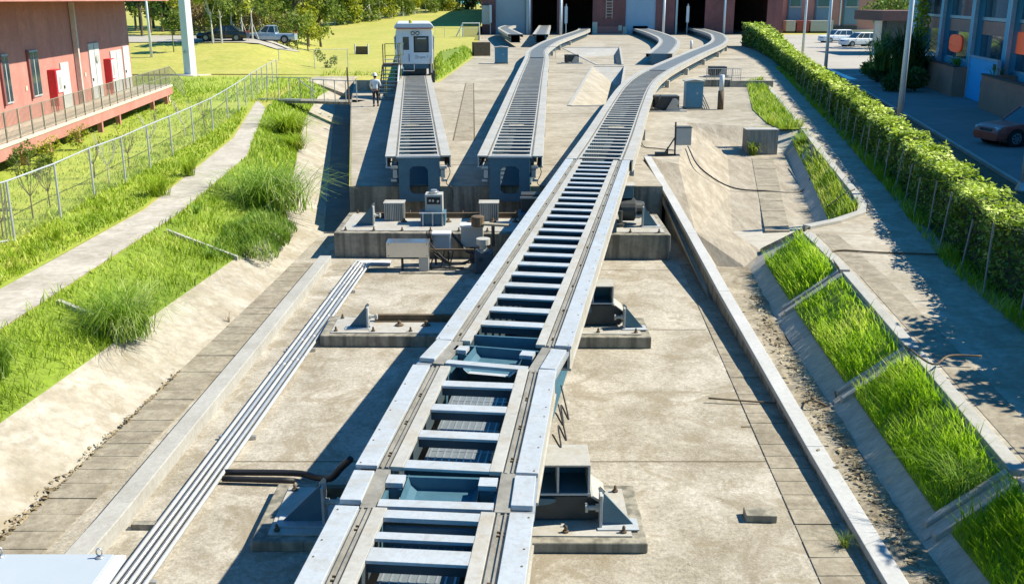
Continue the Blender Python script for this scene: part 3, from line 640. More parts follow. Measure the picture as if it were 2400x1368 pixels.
# ---------------------------------------------------------------- conduits
pk=[P(835,612,.12),P(500,1035,.12),P(265,1368,.12)]
lab=['outermost left','second from the left','middle','second from the right','innermost right']
for i in range(5):
    o_=.105*i; c=pk[0]+Vector((o_,-o_,0)); far=Vector((-3.55,28.25-o_,.12)); 
    bot=P(265,1368,.12)+Vector((o_,0,0)); mid=bot.lerp(c,.45); bot=bot-(c-bot)*.35
    t=thing('conduit',f'pale steel conduit, {lab[i]} of the five running along the left kerb wall','pipe',mid,'conduits along the left kerb')
    MB().tube([bot,mid,mid.lerp(c,.5),c,far],.036,8).build('pipe',GALV if i%2 else STEEL,t,smooth=True)
    for k in range(6):
        f=.05+k*.17+.02*i; p_=mid.lerp(c,f); d=(c-mid).normalized()
        MB().tube([p_,p_+d*.10],.046,8).build('coupling',GALV,t,smooth=True)
for k in range(5):
    y=7+k*4.6; p_=P(265,1368,0).lerp(P(835,612,0),(y-11.5)/16.8); 
    o=MB().box(p_.x-.06,p_.x+.60,y-.03,y+.03,0,.075).build('pipe_bracket',GALV); tag(o,'flat steel bracket holding the five conduits off the concrete','bracket','brackets under the conduits')
cp=[P(522,1106,.1),P(690,1108,.1),P(740,1118,.15),P(775,1120,.3),P(800,1095,.5),P(822,1075,.7)]
cable('flexible_conduit','thick black flexible conduit snaking from the conduits to the near guideway support','cable',cp,.055,BLACK,8)
cable('flexible_conduit','short black straight conduit lying in front of the snaking one','cable',[P(522,1121,.08),P(690,1126,.08)],.05,BLACK,8)
o=bpy.data.objects
# ================================================================ GUIDEWAYS
GZ=2.5
def guideway(name,label,ctr,W,fr=(.25,.145,.15),g=.62,depth=1.45,bars=None,deck=None,group='guideway beams',near=False,loc=None,ends=(),barh=.2,gz=None):
    """steel guideway: box girder, running rails either side, cross bars over the open box.
    fr = widths of outer plate, rail, inner plate; bars=(first,last,pitch,width) along the line; deck=(from,to) solid plate"""
    t=thing(name,label,'guideway',loc or (ctr[0].x,ctr[0].y,0),group); H=W/2; w1,w2,w3=fr; z=gz or GZ
    L=[0.]
    for a,b in zip(ctr,ctr[1:]): L.append(L[-1]+(b-a).length)
    def at(s):
        for i in range(len(L)-1):
            if s<=L[i+1] or i==len(L)-2:
                f=(s-L[i])/(L[i+1]-L[i]); d=(ctr[i+1]-ctr[i]).normalized(); return ctr[i].lerp(ctr[i+1],f),d
    for s in (-1,1):
        A=lambda a,b:(min(s*a,s*b),max(s*a,s*b))
        MB().sweep(ctr,*A(H,H-w1),z-.05,z).build('wing_plate',STEEL if near else STEELW,t,bevel=.006)
        m_=MB().sweep(ctr,*A(H-w1-.002,H-w1-w2),z-.09,z-.035)
        m_.sweep(ctr,*A(H-w1-.03,H-w1-.05),z-.033,z-.012); m_.sweep(ctr,*A(H-w1-w2+.02,H-w1-w2+.05),z-.033,z-.012)
        m_.build('rail',RAILM,t)
        MB().sweep(ctr,*A(H-w1-w2-.002,H-w1-w2-w3),z-.06,z-.004).build('inner_plate',STEELW,t,bevel=.005)
        m_=MB().sweep(ctr,*A(H-.02,H-.06),z-.36,z-.052); m_.sweep(ctr,*A(H-.0,H-.2),z-.40,z-.362)
        m_.build('side_rail',STEELW if s>0 else STEEL,t)
        MB().sweep(ctr,*A(g-.042,g-.05),z-depth+.05,z-.062).build('inner_shade_sheet',INNER,t)  # thin sheet added so the inside of the web looks shaded
        m_=MB().sweep(ctr,*A(g,g-.04),z-depth,z-.062); m_.sweep(ctr,*A(g+.10,g+.002),z-depth+.05,z-depth+.09); m_.sweep(ctr,*A(g+.14,g+.002),z-.72,z-.66)
        m_.build('girder_web',BLUE,t)
        m_=MB(); k=1.0
        while k<min(L[-1],70):
            p,d=at(k); n_=Vector((d.y,-d.x,0)); c=p+n_*(s*(g+H-.21)/2)
            m_.obox((c.x,c.y,z-.22),(H-.21-g-.006,.05,.28),rz=math.atan2(d.y,d.x)-math.pi/2); k+=1.0
        if m_.v: m_.build('rail_brackets',STEEL,t)
    MB().sweep(ctr,-g+.052,g-.052,z-depth,z-depth+.04).build('bottom_plate',INNER,t)
    hw=H-w1-w2-w3-.002
    if bars:
        k=bars[0]
        while k<bars[1]:
            p,d=at(k); bw=bars[3]
            rz_=math.atan2(d.y,d.x)-math.pi/2
            cb_=MB().obox((p.x,p.y,z-.026),(2*hw,bw,.036),rz=rz_).build('crossbar',STEELW if not near else STEEL,t,bevel=.004)
            if near: MB().obox((p.x,p.y,z-.045-.06),(2*hw,bw*.6,.12),rz=rz_).build('crossbar_web',INNER,cb_)
            k+=bars[2]
    if deck:
        i0=[i for i,l in enumerate(L) if deck[0]<=l<=deck[1]]
        MB().sweep([ctr[i] for i in i0],-hw,hw,z-.12,z-.02).build('deck_plate',mat('grey deck plate',(.15,.165,.165),.6,col2=(.10,.11,.108),scale=1.2,fine=(6,.2)),t)
    return t,at,hw
def clips(t,ctr,W,fr,step=.9):
    """pairs of rail clips and bolt heads along both running rails"""
    H=W/2; o0=H-fr[0]-fr[1]/2; a,b=ctr[0],ctr[-1]; L=(b-a).length; d=(b-a).normalized(); n_=Vector((d.y,-d.x,0)); rz=math.atan2(d.y,d.x)-math.pi/2; m_=MB(); k=.35
    while k<L-.2:
        for s in (-1,1):
            for q in (-.035,.035):
                p=a+d*(k+q)+n_*s*o0; m_.obox((p.x,p.y,GZ-.026),(.10,.016,.018),rz=rz)
            for q in (-.3,.3):
                p=a+d*(k+q)+n_*s*(H-.05); m_.lathe((p.x,p.y,GZ),[(.011,0),(.011,.006)],6)
        k+=step
    m_.build('rail_clips',RUST,t)
def grating(t,ctr,hw,z):
    m_=MB().sweep(ctr,-hw+.06,hw-.12,z-.02,z); m_.build('walk_grating',mat('grating steel',(.17,.205,.225),.6,col2=(.13,.16,.175),scale=3,fine=(60,.3)),t)
    L=0; m_=MB()
    for a,b in zip(ctr,ctr[1:]):
        n=int((b-a).length/.32); d=(b-a).normalized(); n_=Vector((d.y,-d.x,0))
        for k in range(n):
            p=a.lerp(b,(k+.5)/n); m_.obox((p.x,p.y,z+.004),(2*hw-.2,.018,.006),rz=math.atan2(d.y,d.x)-math.pi/2)
        for o_ in np.linspace(-hw+.1,hw-.16,9):
            q=a+n_*o_; r=b+n_*o_; c=(q+r)/2; m_.obox((c.x,c.y,z+.003),(.018,(b-a).length,.005),rz=math.atan2(d.y,d.x)-math.pi/2)
    m_.build('grating_bars',GALV,t)
# near fixed beam, hinge, short link beam, hinge, long moving beam
n0,n1=Vector((-1.33,3,0)),Vector((-.80,9.12,0)); m0,m1=Vector((-.735,10.03,0)),Vector((-.395,13.22,0)); L0,L1=Vector((-.14,14.27,0)),Vector((2.80,32.3,0))
WN=2.06
c=straight(n0,n1); t,at,hw=guideway('guideway_beam','nearest white steel guideway beam rising into the picture from the bottom edge',c,WN,bars=(.1,5.3,.86,.24),near=True,depth=1.5); grating(t,c,hw,GZ-.33); clips(t,c,WN,(.25,.145,.15))
p,d=at(5.60); MB().obox((p.x,p.y,GZ-.026),(2*hw,.13,.036),rz=math.atan2(d.y,d.x)-math.pi/2).build('crossbar',STEEL,t)
p,d=at(6.02); MB().obox((p.x,p.y,GZ-.03),(2*hw,.16,.05),rz=math.atan2(d.y,d.x)-math.pi/2).build('end_bar',STEEL,t)
MB().obox((p.x,p.y-.06,GZ-.36),(2*hw,.04,.5),rz=math.atan2(d.y,d.x)-math.pi/2).build('end_web',BLUE,t)
m_=MB()
for o_ in (-.2,.28): m_.tube([(p.x+o_,p.y-.35,GZ-.5),(p.x+o_+.06,p.y+.02,GZ-.38)],.03,6)
m_.build('pull_rods',GALV,t)
c=straight(m0,m1); t,at,hw=guideway('guideway_beam','short white link beam between the two hinge pieces of the near guideway',c,WN,bars=(.10,2.7,.82,.2),near=True,depth=1.5); grating(t,c,hw,GZ-.33); clips(t,c,WN,(.25,.145,.15))
c=straight(L0,L1,3); t,at,hw=guideway('guideway_beam','long white moving guideway beam in the middle of the picture',c,2.1,bars=(.95,18.3,.765,.25),near=True,depth=1.5); clips(t,[c[0],c[-1]],2.1,(.25,.145,.15),1.5)
p,d=at(.30); MB().obox((p.x,p.y,GZ-.12),(2*hw,.04,.22),rz=math.atan2(d.y,d.x)-math.pi/2).build('end_web',BLUE,t)
def hinge(a,b,label):
    c=straight(a,b,5); d=(b-a).normalized(); n_=Vector((d.y,-d.x,0)); rz=math.atan2(d.y,d.x)-math.pi/2; z=GZ; H=WN/2; Lh=(b-a).length
    t=thing('linking_guideway',label,'guideway',(a.x,a.y,0),'hinge pieces between guideway beams'); mid=(a+b)/2
    for s in (-1,1):
        A=lambda p_,q_:(min(s*p_,s*q_),max(s*p_,s*q_))
        m_=MB().sweep(straight(a+d*.10,b-d*.10,5),*A(H-.02,H-.25),z-.05,z+.012); m_.build('wing_plate',STEEL,t,bevel=.006)
        MB().sweep(c,*A(H,H-.25),z-.11,z-.055).build('slide_plate',GALV,t)
        MB().sweep(c,*A(H-.252,H-.41),z-.09,z-.02).build('rail',RAILM,t)
        cc=mid+n_*s*(H-.52); 
        MB().obox((cc.x,cc.y+.22,z-.05),(.20,.20,.06),rz=rz).build('bracket_top',STEEL,t)
        MB().obox((cc.x,cc.y+.12,z-.28),(.18,.03,.38),rz=rz).build('bracket_face',BLUE,t)
        MB().sweep(c,*A(H-.41,H-.45),z-1.3,z-.1).build('girder_web',BLUE,t)
    e=a+d*.10; MB().obox((e.x+d.x*0,e.y,z-.035),(2*(H-.43),.15,.05),rz=rz).build('cross_plate',STEEL,t)
    # curved pan that carries the cables across the joint
    m_=MB(); w2=H-.62; prof=[(-w2,-.06),(-w2+.03,-.16),(-w2+.10,-.22),(w2-.10,-.22),(w2-.03,-.16),(w2,-.06)]
    y0,y1=.22,Lh-.02; V=[]
    for yy in (y0,y1):
        for o_,h in prof: q=a+d*yy+n_*o_; V.append((q.x,q.y,z+h))
    m_.add(V,[(i,i+1,i+7,i+6) for i in range(5)])
    m_.build('cable_pan',BLUE,t)
    V=[]
    for o_,h in prof:
        q=a+d*y0+n_*o_; V+=[(q.x,q.y,z+h+.003),(q.x-d.x*.0,q.y+.10,z+h+.003)]
    MB().add(V,[(2*i,2*i+2,2*i+3,2*i+1) for i in range(5)]).build('pan_rim',STEEL,t)
    q=b-d*.05; MB().obox((q.x,q.y,z-.42),(2*(H-.45),.04,.7),rz=rz).build('back_plate',BLUE,t)
    return t
hinge(n1+(m0-n1)*.02,m0-(m0-n1)*.02,'hinge piece of the near guideway with a handwritten ring mark on its left slide plate')
hinge(m1+(L0-m1)*.02,L0-(L0-m1)*.02,'hinge piece between the short link beam and the long moving beam')
# handwritten mark on the near hinge
q=n1+Vector((-.90,.10,GZ+.0)); m_=MB().tube([q+Vector((.045*math.cos(k*.6),.03*math.sin(k*.6),-.04)) for k in range(10)],.004,5)
mk=m_.build('chalk_mark',DARK,[o for o in COL.objects if o.name=='linking_guideway'][0])
# right guideway with its curves into the workshop
rc=catmull([(2.865,32.38),(3.85,38.3),(5.8,50.5),(7.7,61.7),(9.6,70.5),(12.4,81),(18.5,102),(23.6,119),(26.6,131),(28.8,142),(31.4,158),(33.3,180),(34.0,196)],1.2)
rL=sum((b-a).length for a,b in zip(rc,rc[1:]))
guideway('guideway_beam','right guideway beam curving away twice into the dark workshop door',rc,2.2,depth=1.02,fr=(.33,.06,.06),bars=(.35,43,.9,.25),deck=(43,rL),barh=.16)
lc=straight((-3.14,33.12),(-11.1,115),2.5)
guideway('guideway_beam','left guideway beam carrying the white service car',lc,2.2,depth=1.02,fr=(.34,.06,.05),bars=(.25,46,.9,.25),deck=(46,90),barh=.16)
cc=catmull([(-.07,33.12),(.55,49),(1.35,70),(2.2,91),(2.6,104),(3.6,116),(5.3,131),(8.2,150),(11.6,172),(12.9,183),(13.6,196)],1.2)
cL=sum((b-a).length for a,b in zip(cc,cc[1:]))
guideway('guideway_beam','centre guideway beam bending right towards the open black door',cc,2.2,depth=1.02,fr=(.33,.06,.06),bars=(.25,58,.9,.25),deck=(58,cL),barh=.16)
# far branches that stop short or run into closed doors
a=[P(1255,125,GZ),P(1265,75,GZ),P(1272,58,GZ)]
def mid(*pp): return [((P(l,y,GZ)+P(r,y,GZ))/2) for l,r,y in pp]
c4=mid((1455,1563,125),(1478,1570,113)); 
c4=catmull([(14.3,99),(16.3,109),(18.2,119),(20.0,130),(21.3,141),(22.1,152),(22.9,168),(23.4,187.3)],1.5)
t,_,_=guideway('guideway_beam','short grey branch guideway curving into the closed blue door',c4,2.6,fr=(.38,.06,.06),deck=(0,200),depth=1.0)
MB().obox((14.28,98.8,1.98),(1.6,.06,.95),rz=R(-11)).build('end_plate',BLUE,t)
c5=catmull([P(1208,80.5,3.1),P(1193,73,3.1),P(1182,66.5,3.1),P(1186,63,3.1),P(1196,60,3.1)],2)
c5=[Vector((p.x,p.y,0)) for p in c5]
t,_,_=guideway('guideway_beam','leftmost stub guideway kinked in front of the pale closed door',c5,2.1,fr=(.34,.05,.05),deck=(0,200),depth=1.1,gz=3.1)
c6=straight(P(1267,80.5,3.1),P(1277,60,3.1),6); c6=[Vector((p.x,p.y,0)) for p in c6]
t,_,_=guideway('guideway_beam','straight stub guideway leading into the left open black door',c6,2.15,fr=(.34,.08,.05),deck=(0,200),depth=1.1,gz=3.1)
# end plates with an oval opening for the left and the centre beam, connectors on their flanks
def ring_plate(name,c,w_,h_,ow,oh,th,m,parent,rz=0,ch=.12):
    def oc(a,b,k): return [(-a+k,-b),(a-k,-b),(a,-b+k),(a,b-k),(a-k,b),(-a+k,b),(-a,b-k),(-a,-b+k)]
    o8=oc(w_/2,h_/2,.02); i8=oc(ow/2,oh/2,ch); V=[]
    M=Matrix.Translation(Vector(c))@Matrix.Rotation(rz,4,'Z')
    for yy in (-th/2,th/2):
        for x,z in o8+i8: V.append(M@Vector((x,yy,z)))
    Fc=[]
    for i in range(8):
        j=(i+1)%8
        Fc+=[(i,j,8+j,8+i),(16+i,24+i,24+j,16+j),(i,16+i,16+j,j),(8+i,8+j,24+j,24+i)]
    return MB().add(V,Fc).build(name,m,parent,bevel=.01)
beams=[o for o in COL.objects if o.type=='EMPTY' and o.name.startswith('guideway_beam')]
tl=[o for o in beams if o['label'].startswith('left guideway')][0]; tc_=[o for o in beams if o['label'].startswith('centre')][0]
for tt,c,rz in ((tl,Vector((-3.13,33.02,GZ-.80)),R(5.5)),(tc_,Vector((-.07,33.02,GZ-.80)),R(-2.2))):
    ring_plate('end_plate',c,1.34,1.46,.62,.92,.05,BLUE,tt,rz)
    for s in (-1,1):
        MB().obox((c.x+s*.66,c.y+.24,c.z),(.06,.42,1.44),rz=rz).build('end_stiffener',BLUE,tt)
        m_=MB().obox((c.x+s*.83,c.y+.12,c.z+.42),(.22,.26,.10),rz=rz); m_.obox((c.x+s*.80,c.y+.12,c.z+.20),(.15,.22,.28),rz=rz); m_.obox((c.x+s*.85,c.y+.1,c.z-.02),(.2,.2,.08),rz=rz)
        m_.build('connector_block',GREYP,tt,bevel=.01)
    m_=MB().tube(catm3([c+Vector((.95,.1,.55)),c+Vector((1.05,.05,.25)),c+Vector((.92,0,-.1)),c+Vector((1.1,-.05,-.25)),c+Vector((1.15,0,-.6))]),.014,6); m_.build('hanging_cable',BLACK,tt,smooth=True)
    MB().obox((c.x,c.y,GZ-.03),(1.45,.12,.06),rz=rz).build('end_bar',STEEL,tt)
rb=[o for o in beams if o['label'].startswith('right guideway')][0]
for tt,c,rz in ((rb,Vector((2.86,32.40,GZ+.006)),R(-9)),):
    MB().obox((c.x,c.y,c.z),(1.3,.06,.03),rz=rz).build('joint_strip',DARK,tt)
    m_=MB()
    for k in range(7):
        m_.obox((c.x+1.14+.10*k*.16*6/6,c.y+.4+.55*k,GZ-.5-.06*(k%2)),(.14,.3,.22),rz=rz)
    m_.build('connector_block',GREYP,tt,bevel=.01)
# cables hanging under the right edge of the near beams
for i,(y,l_) in enumerate(((12.2,'lower'),(12.9,'upper'))):
    pts=[Vector((.50+.1*(y-12),y-.5,GZ-.35)),Vector((.62+.1*(y-12),y-.3,GZ-.62)),Vector((.60+.1*(y-12),y,GZ-.45)),Vector((.72+.1*(y-12),y+.2,GZ-.75)),Vector((.62+.1*(y-12),y+.5,GZ-.35))]
    o=MB().tube(catm3(pts),.012,6).build('looped_cable',BLACK,smooth=True); tag(o,f'{l_} black cable loop hanging from the right edge of the link beam','cable')
# ================================================================ SWITCH PLINTHS
def gusset(t,c,s,h=.45,w_=.42,sl=1):
    """triangular end stop: upright plate, sloping web, foot plate, buffer towards the beam (s = side, +1 right)"""
    c=Vector(c); g_=thing_part('end_stop',t,c)
    x0=c.x; m_=MB().prism([(x0,c.y,c.z+.02),(x0+s*w_,c.y,c.z+.02),(x0+s*.02,c.y,c.z+h)],(0,.03,0)); m_.build('stop_web',BLUE,g_)
    MB().box(min(x0,x0-s*.04),max(x0,x0-s*.04),c.y-.10,c.y+.14,c.z+.02,c.z+h).build('stop_plate',STEEL,g_,bevel=.004)
    MB().obox((x0+s*w_/2,c.y+.01,c.z+.012),(w_+.14,.34,.02)).build('foot_plate',STEEL,g_)
    m_=MB().lathe((x0-s*.04,c.y+.03,c.z+h*.52),[(.06,0),(.06,-s*.05),(.035,-s*.052),(.035,-s*.16),(.07,-s*.165),(.07,-s*.2)],12,'X'); m_.build('buffer',GREYP,g_,smooth=False)
    m_=MB().prism([(x0+s*.05,c.y+.045,c.z+h*1.0),(x0-s*.02,c.y+.045,c.z+h*1.15),(x0-s*.06,c.y+.045,c.z+h*1.1),(x0-s*.02,c.y+.045,c.z+h*.85)],(0,.02,0)); m_.build('stop_tip',STEELW,g_)
def thing_part(name,parent,loc):
    """an empty sub-assembly is not wanted in the tree, so a small foot mesh carries the pieces"""
    o=MB().obox((loc[0],loc[1],loc[2]+.006),(.2,.2,.01)).build(name,STEEL,parent); return o
def bolt(m_,p,r=.03,h=.09):
    m_.lathe(p,[(r*1.5,0),(r*1.5,.03),(r*.8,.031),(r*.8,h),(r*.4,h+.02)],8)
def plinth(label,x0,x1,y0,y1,h,skew=0,steel=True):
    t=thing('switch_plinth',label,'plinth',((x0+x1)/2,y0,0),'concrete plinths under the moving guideway')
    V=[(x0,y0,0),(x1,y0+skew,0),(x1,y1+skew,0),(x0,y1,0)]
    MB().prism(V,(0,0,h)).build('concrete_base',PLINTH,t,bevel=.02)
    if steel:
        i=.16; V=[(x0+i*1.3,y0+i,h+.001),(x1-i*1.3,y0+skew+i,h+.001),(x1-i*1.3,y1+skew-i,h+.001),(x0+i*1.3,y1-i,h+.001)]
        MB().prism(V,(0,0,.02)).build('base_plate',STEELW,t)
    n=max(4,int((x1-x0)/.85))
    for k in range(n+1):
        f=k/n; x=x0+.32+(x1-x0-.64)*f
        for yy in ((y0+.26+skew*f),(y1-.26+skew*f)):
            m_=MB(); bolt(m_,(x,yy,h+.02)); m_.build('anchor_bolt',RUST,t)
    return t
# near plinth
tn=plinth('nearest low concrete plinth under the hinge with steel base plate and anchor bolts',-3.70,1.92,12.45,14.2,.165,-.05)
tm=plinth('middle concrete plinth with dark rail bar crossing under the long moving beam',-4.32,3.12,21.1,22.55,.27,-.12)
tf=plinth('largest tall stained concrete plinth below the ends of the left and centre guideways',-5.38,4.75,29.2,32.2,.77,-.3,steel=False)
i=.2
MB().prism([(-5.2,29.45,.771),(4.6,29.15,.771),(4.6,31.6,.771),(-5.2,31.9,.771)],(0,0,.02)).build('base_plate',STEELW,tf)
for (t,x0,x1,y,z) in ((tm,-3.2,2.55,22.05,.29),(tf,-4.6,4.1,31.2,.79),(tn,-3.0,1.2,13.7,.185)):
    m_=MB().box(x0,x1,y,y+.10,z,z+.16); m_.box(x0,x1,y-.05,y+.15,z,z+.03); m_.build('rail_bar',RUST,t)
gusset(tn,(1.30,12.86,.185),1,.52,.46); gusset(tn,(-2.75,12.95,.185),-1,.6,.6)
gusset(tm,(2.58,21.55,.29),1,.5,.42); gusset(tm,(-3.32,21.6,.29),-1,.5,.42)
gusset(tf,(4.05,29.95,.79),1,.62,.45); gusset(tf,(-4.30,30.05,.79),-1,.62,.55)
# cone shaped nuts along the front of the middle and far plinths
for t,xs,y,z in ((tm,[-2.6+.62*k for k in range(4)],21.75,.29),(tf,[-3.4+.7*k for k in range(7)],30.6,.79)):
    for x in xs: MB().lathe((x,y,z),[(.10,0),(.10,.03),(.05,.05),(.03,.12)],8).build('rail_clip',RUST,t)
# trolleys that carry the moving beam over the plinths
def trolley(label,x0,x1,y0,y1,zt_,zb,zp,gx):
    """box arm out from the girder (x0) to x1, bracket leg and wheel down to the plinth"""
    t=thing('switch_trolley',label,'trolley',((x0+x1)/2,y0,zp),'trolleys under the moving guideway')
    s=1 if x1>x0 else -1; lo,hi=min(x0,x1),max(x0,x1)
    MB().box(lo,hi,y0,y1,zt_-.03,zt_).build('arm_top',STEELW,t,bevel=.006)
    m_=MB().box(lo,hi,y1-.04,y1-.002,zb,zt_-.032); m_.box(lo,hi,y0+.02,y1-.042,zb,zb+.03); m_.build('arm_box',BLUE,t)
    e=x1; m_=MB().box(min(e,e-s*.03),max(e,e-s*.03),y0+.01,y1,zb,zt_-.031); m_.box(min(e-s*.45,e-s*.48),max(e-s*.45,e-s*.48),y0+.012,y1-.05,zb+.031,zt_-.032); m_.box(lo,hi,y0+.0,y0+.02,zb-.002,zb+.03)
    m_.build('arm_ribs',STEEL,t)
    xm=e-s*.55
    MB().box(min(x0-s*.5,e-s*.12),max(x0-s*.5,e-s*.12),y0+.1,y1+.35,zp+.02,zb-.02).build('machine_body',DARK,t,bevel=.03)
    pr_=[(x0-s*.4,zb-.03),(e+s*.02,zb-.03),(e+s*.22,zb-.18),(e+s*.24,zp+.16),(e+s*.12,zp+.03),(x0-s*.4,zp+.03)]
    MB().prism([(x,y0+.03,z) for x,z in pr_],(0,y1-y0,0)).build('hub_casing',DARK,t,bevel=.015)
    rb_=MB()
    for (xa,za),(xb,zb_) in zip(pr_[1:4],pr_[2:5]): rb_.prism([(xa,y0-.0,za),(xb,y0-.0,zb_),(xb+s*.035,y0-.0,zb_),(xa+s*.035,y0-.0,za)],(0,y1-y0+.05,0))
    rb_.build('casing_rim',STEELW,t)
    pl_=MB().prism([(xm-s*.55,y0-.02,zb-.03),(xm+s*.05,y0-.02,zb-.05),(xm+s*.05,y0-.02,zp+.34),(xm-s*.05,y0-.02,zp+.30),(xm-s*.08,y0-.02,zb-.14),(xm-s*.55,y0-.02,zb-.20)],(0,.03,0)); pl_.build('guard_bracket',BLUE,t)
    m_=MB().prism([(xm-s*.30,y0+.1,zb-.01),(xm+s*.35,y0+.1,zb-.01),(xm+s*.35,y0+.1,zp+.30),(xm-s*.1,y0+.1,zp+.12),(xm-s*.40,y0+.1,zp+.35)],(0,y1-y0-.2,0)); m_.build('leg',DARK,t,bevel=.01)
    MB().lathe((xm+s*.2,(y0+.06),zp+.16),[(.02,.03),(.10,.032),(.10,.1),(.02,.102)],18,'Y').build('wheel',DARK,t)
    m_=MB().prism([(e-s*.1,y0+.2,zp+.45),(e+s*.12,y0+.2,zp+.18),(e+s*.12,y0+.2,zp+.02),(e-s*.02,y0+.2,zp+.02),(e-s*.2,y0+.2,zp+.36)],(0,.04,0)); m_.build('scraper_plate',STEEL,t)
    return t
trolley('dark box trolley right of the near guideway hinge',.36,1.13,12.95,13.65,1.10,.62,.185,0)
trolley('shaded box trolley left of the near guideway hinge',-1.45,-2.05,13.0,13.9,1.12,.60,.185,0)
trolley('dark box trolley right of the long moving beam on the middle plinth',1.55,2.32,21.7,22.3,1.25,.82,.29,0)
# far plinth right: motor drum, boxes and white hood
t=thing('drive_unit','dark drive motor with white junction boxes right of the moving beam on the far plinth','motor',(3.4,30,.79))
MB().lathe((3.25,30.35,1.25),[(.08,0),(.33,.02),(.36,.1),(.36,.55),(.28,.6),(.24,.85),(.1,.86)],18,'X').build('motor_drum',DARK,t,smooth=False)
MB().box(3.0,3.75,30.2,30.75,1.62,2.0).build('terminal_box',BLUE,t,bevel=.01)
MB().box(2.95,3.8,30.15,30.8,2.001,2.03).build('terminal_lid',STEELW,t)
MB().box(2.4,3.15,29.15,29.6,.70,1.18).build('hood',BLUE,t); m_=MB().prism([(2.35,29.1,1.182),(3.2,29.1,1.182),(3.2,29.75,1.36),(2.35,29.75,1.36)],(0,0,.03)); m_.build('hood_top',STEELW,t)
MB().box(2.75,3.05,30.0,30.5,.80,1.5).build('bracket',GREYP,t,bevel=.01)
MB().lathe((3.3,30.0,.79),[(.2,0),(.2,.1),(.12,.12),(.12,.5)],12).build('foot',DARK,t)
# ribbed heat boxes and the lamp stand under the beam ends
def ribbed(x,y,z,w_,d_,h_,label,group,lid=True):
    t=thing('ribbed_box',label,'ribbed box',(x,y,z),group)
    MB().box(x-w_/2,x+w_/2,y,y+d_,z,z+h_).build('body',mat('dark gap metal',(.12,.12,.105),.6),t)
    n=int(w_/.055); m_=MB()
    for k in range(n):
        xx=x-w_/2+w_*(k+.5)/n; m_.box(xx-.015,xx+.015,y-.022,y-.001,z+.01,z+h_)
    m_.build('front_ribs',mat('ribbed aluminium',(.50,.49,.44),.5,col2=(.42,.41,.36),streak=((.2,.18,.14),14,.5)),t)
    MB().box(x-w_/2-.02,x+w_/2+.02,y-.03,y+d_,z+h_+.001,z+h_+.03).build('lid',STEELW,t)
    return t
ribbed(-3.73,30.75,.79,.62,.5,.55,'ribbed metal box on the far plinth under the left guideway end','ribbed boxes on the far plinth')
ribbed(-.73,30.75,.79,.60,.5,.55,'ribbed metal box on the far plinth under the centre guideway end','ribbed boxes on the far plinth')
t=thing('bearing_stand','blue grey ribbed bearing stand with dark inspection window under the left guideway end','stand',(-2.45,30.1,.79))
MB().box(-2.83,-2.07,30.05,30.75,.79,1.17).build('foot_block',BLUE,t,bevel=.01)
m_=MB()
for x in (-2.75,-2.45,-2.15): m_.box(x-.02,x+.02,29.96,30.049,.79,1.2)
m_.box(-2.86,-2.04,29.99,30.049,1.17,1.21); m_.build('ribs',STEEL,t)
MB().box(-2.70,-2.16,30.3,30.8,1.172,1.72).build('column',GREYP,t,bevel=.01)
MB().box(-2.64,-2.22,30.28,30.299,1.42,1.64).build('window',BLACK,t)
m_=MB()
for x in (-2.55,-2.45,-2.3): m_.lathe((x,30.279,1.53-.02*(x>-2.35)),[(.035,0),(.035,-.03),(.01,-.035)],10,'Y')
m_.build('dial_caps',STEELW,t)
MB().lathe((-2.43,30.5,1.721),[(.16,0),(.16,.06),(.10,.07),(.10,.12)],14).build('bearing_cap',GALV,t)
m_=ribbed  # second stand hidden behind the moving beam
t=thing('bearing_stand','dark bearing stand partly hidden behind the moving beam under the centre guideway end','stand',(.55,30.1,.79))
MB().box(.2,.9,30.05,30.75,.79,1.17).build('foot_block',BLUE,t,bevel=.01); MB().box(.28,.82,30.3,30.8,1.172,1.72).build('column',DARK,t,bevel=.01)
MB().box(.25,.85,30.25,30.299,1.6,1.66).build('top_plate',GALV,t)
# ================================================================ ELECTRICAL GEAR by the far plinth
t=thing('cable_duct_box','long silver sheet metal duct box on a short leg at the end of the conduits','duct box',(-3.0,28.0,0))
a=P(887,628,.42); b=P(997,633,.42)
MB().box(-3.60,-2.38,27.55,28.05,.42,.86).build('casing',mat('brushed silver sheet',(.52,.53,.53),.22,metal=.85,col2=(.46,.46,.45),scale=1.5),t,bevel=.008)
MB().box(-2.68,-2.40,27.6,27.95,0,.418).build('leg',GREYP,t,bevel=.006); MB().box(-3.2,-3.14,27.7,27.8,0,.418).build('strut',DARK,t)
m_=MB()
for x in (-3.54,-2.44):
    for z in (.47,.81): m_.lathe((x,27.55,z),[(.014,0),(.014,-.012)],8,'Y')
m_.build('screws',DARK,t)
MB().box(-3.2,-1.1,27.3,27.42,0,.03).build('spare',PLINTH).name='floor_plate'
tag(bpy.data.objects['floor_plate'],'thin concrete strip on the floor in front of the silver duct box','slab')
t=thing('junction_box','open front white sheet metal box beside the silver duct box','junction box',(-2.05,28.45,0))
m_=MB().box(-2.34,-1.79,28.2,28.62,.92,.97); m_.box(-1.84,-1.79,28.2,28.62,.42,.918); m_.build('hood',WHITE,t)
MB().box(-2.31,-1.842,28.30,28.6,.44,.918).build('body',mat('pale blue grey paint',(.40,.45,.48),.5),t); m_=MB().box(-2.28,-2.22,28.35,28.4,0,.438); m_.box(-1.9,-1.85,28.35,28.4,0,.438); m_.build('legs',DARK,t)
t=thing('junction_box','pale grey cabinet box beside the moving beam in front of the far plinth','junction box',(-1.2,28.5,0))
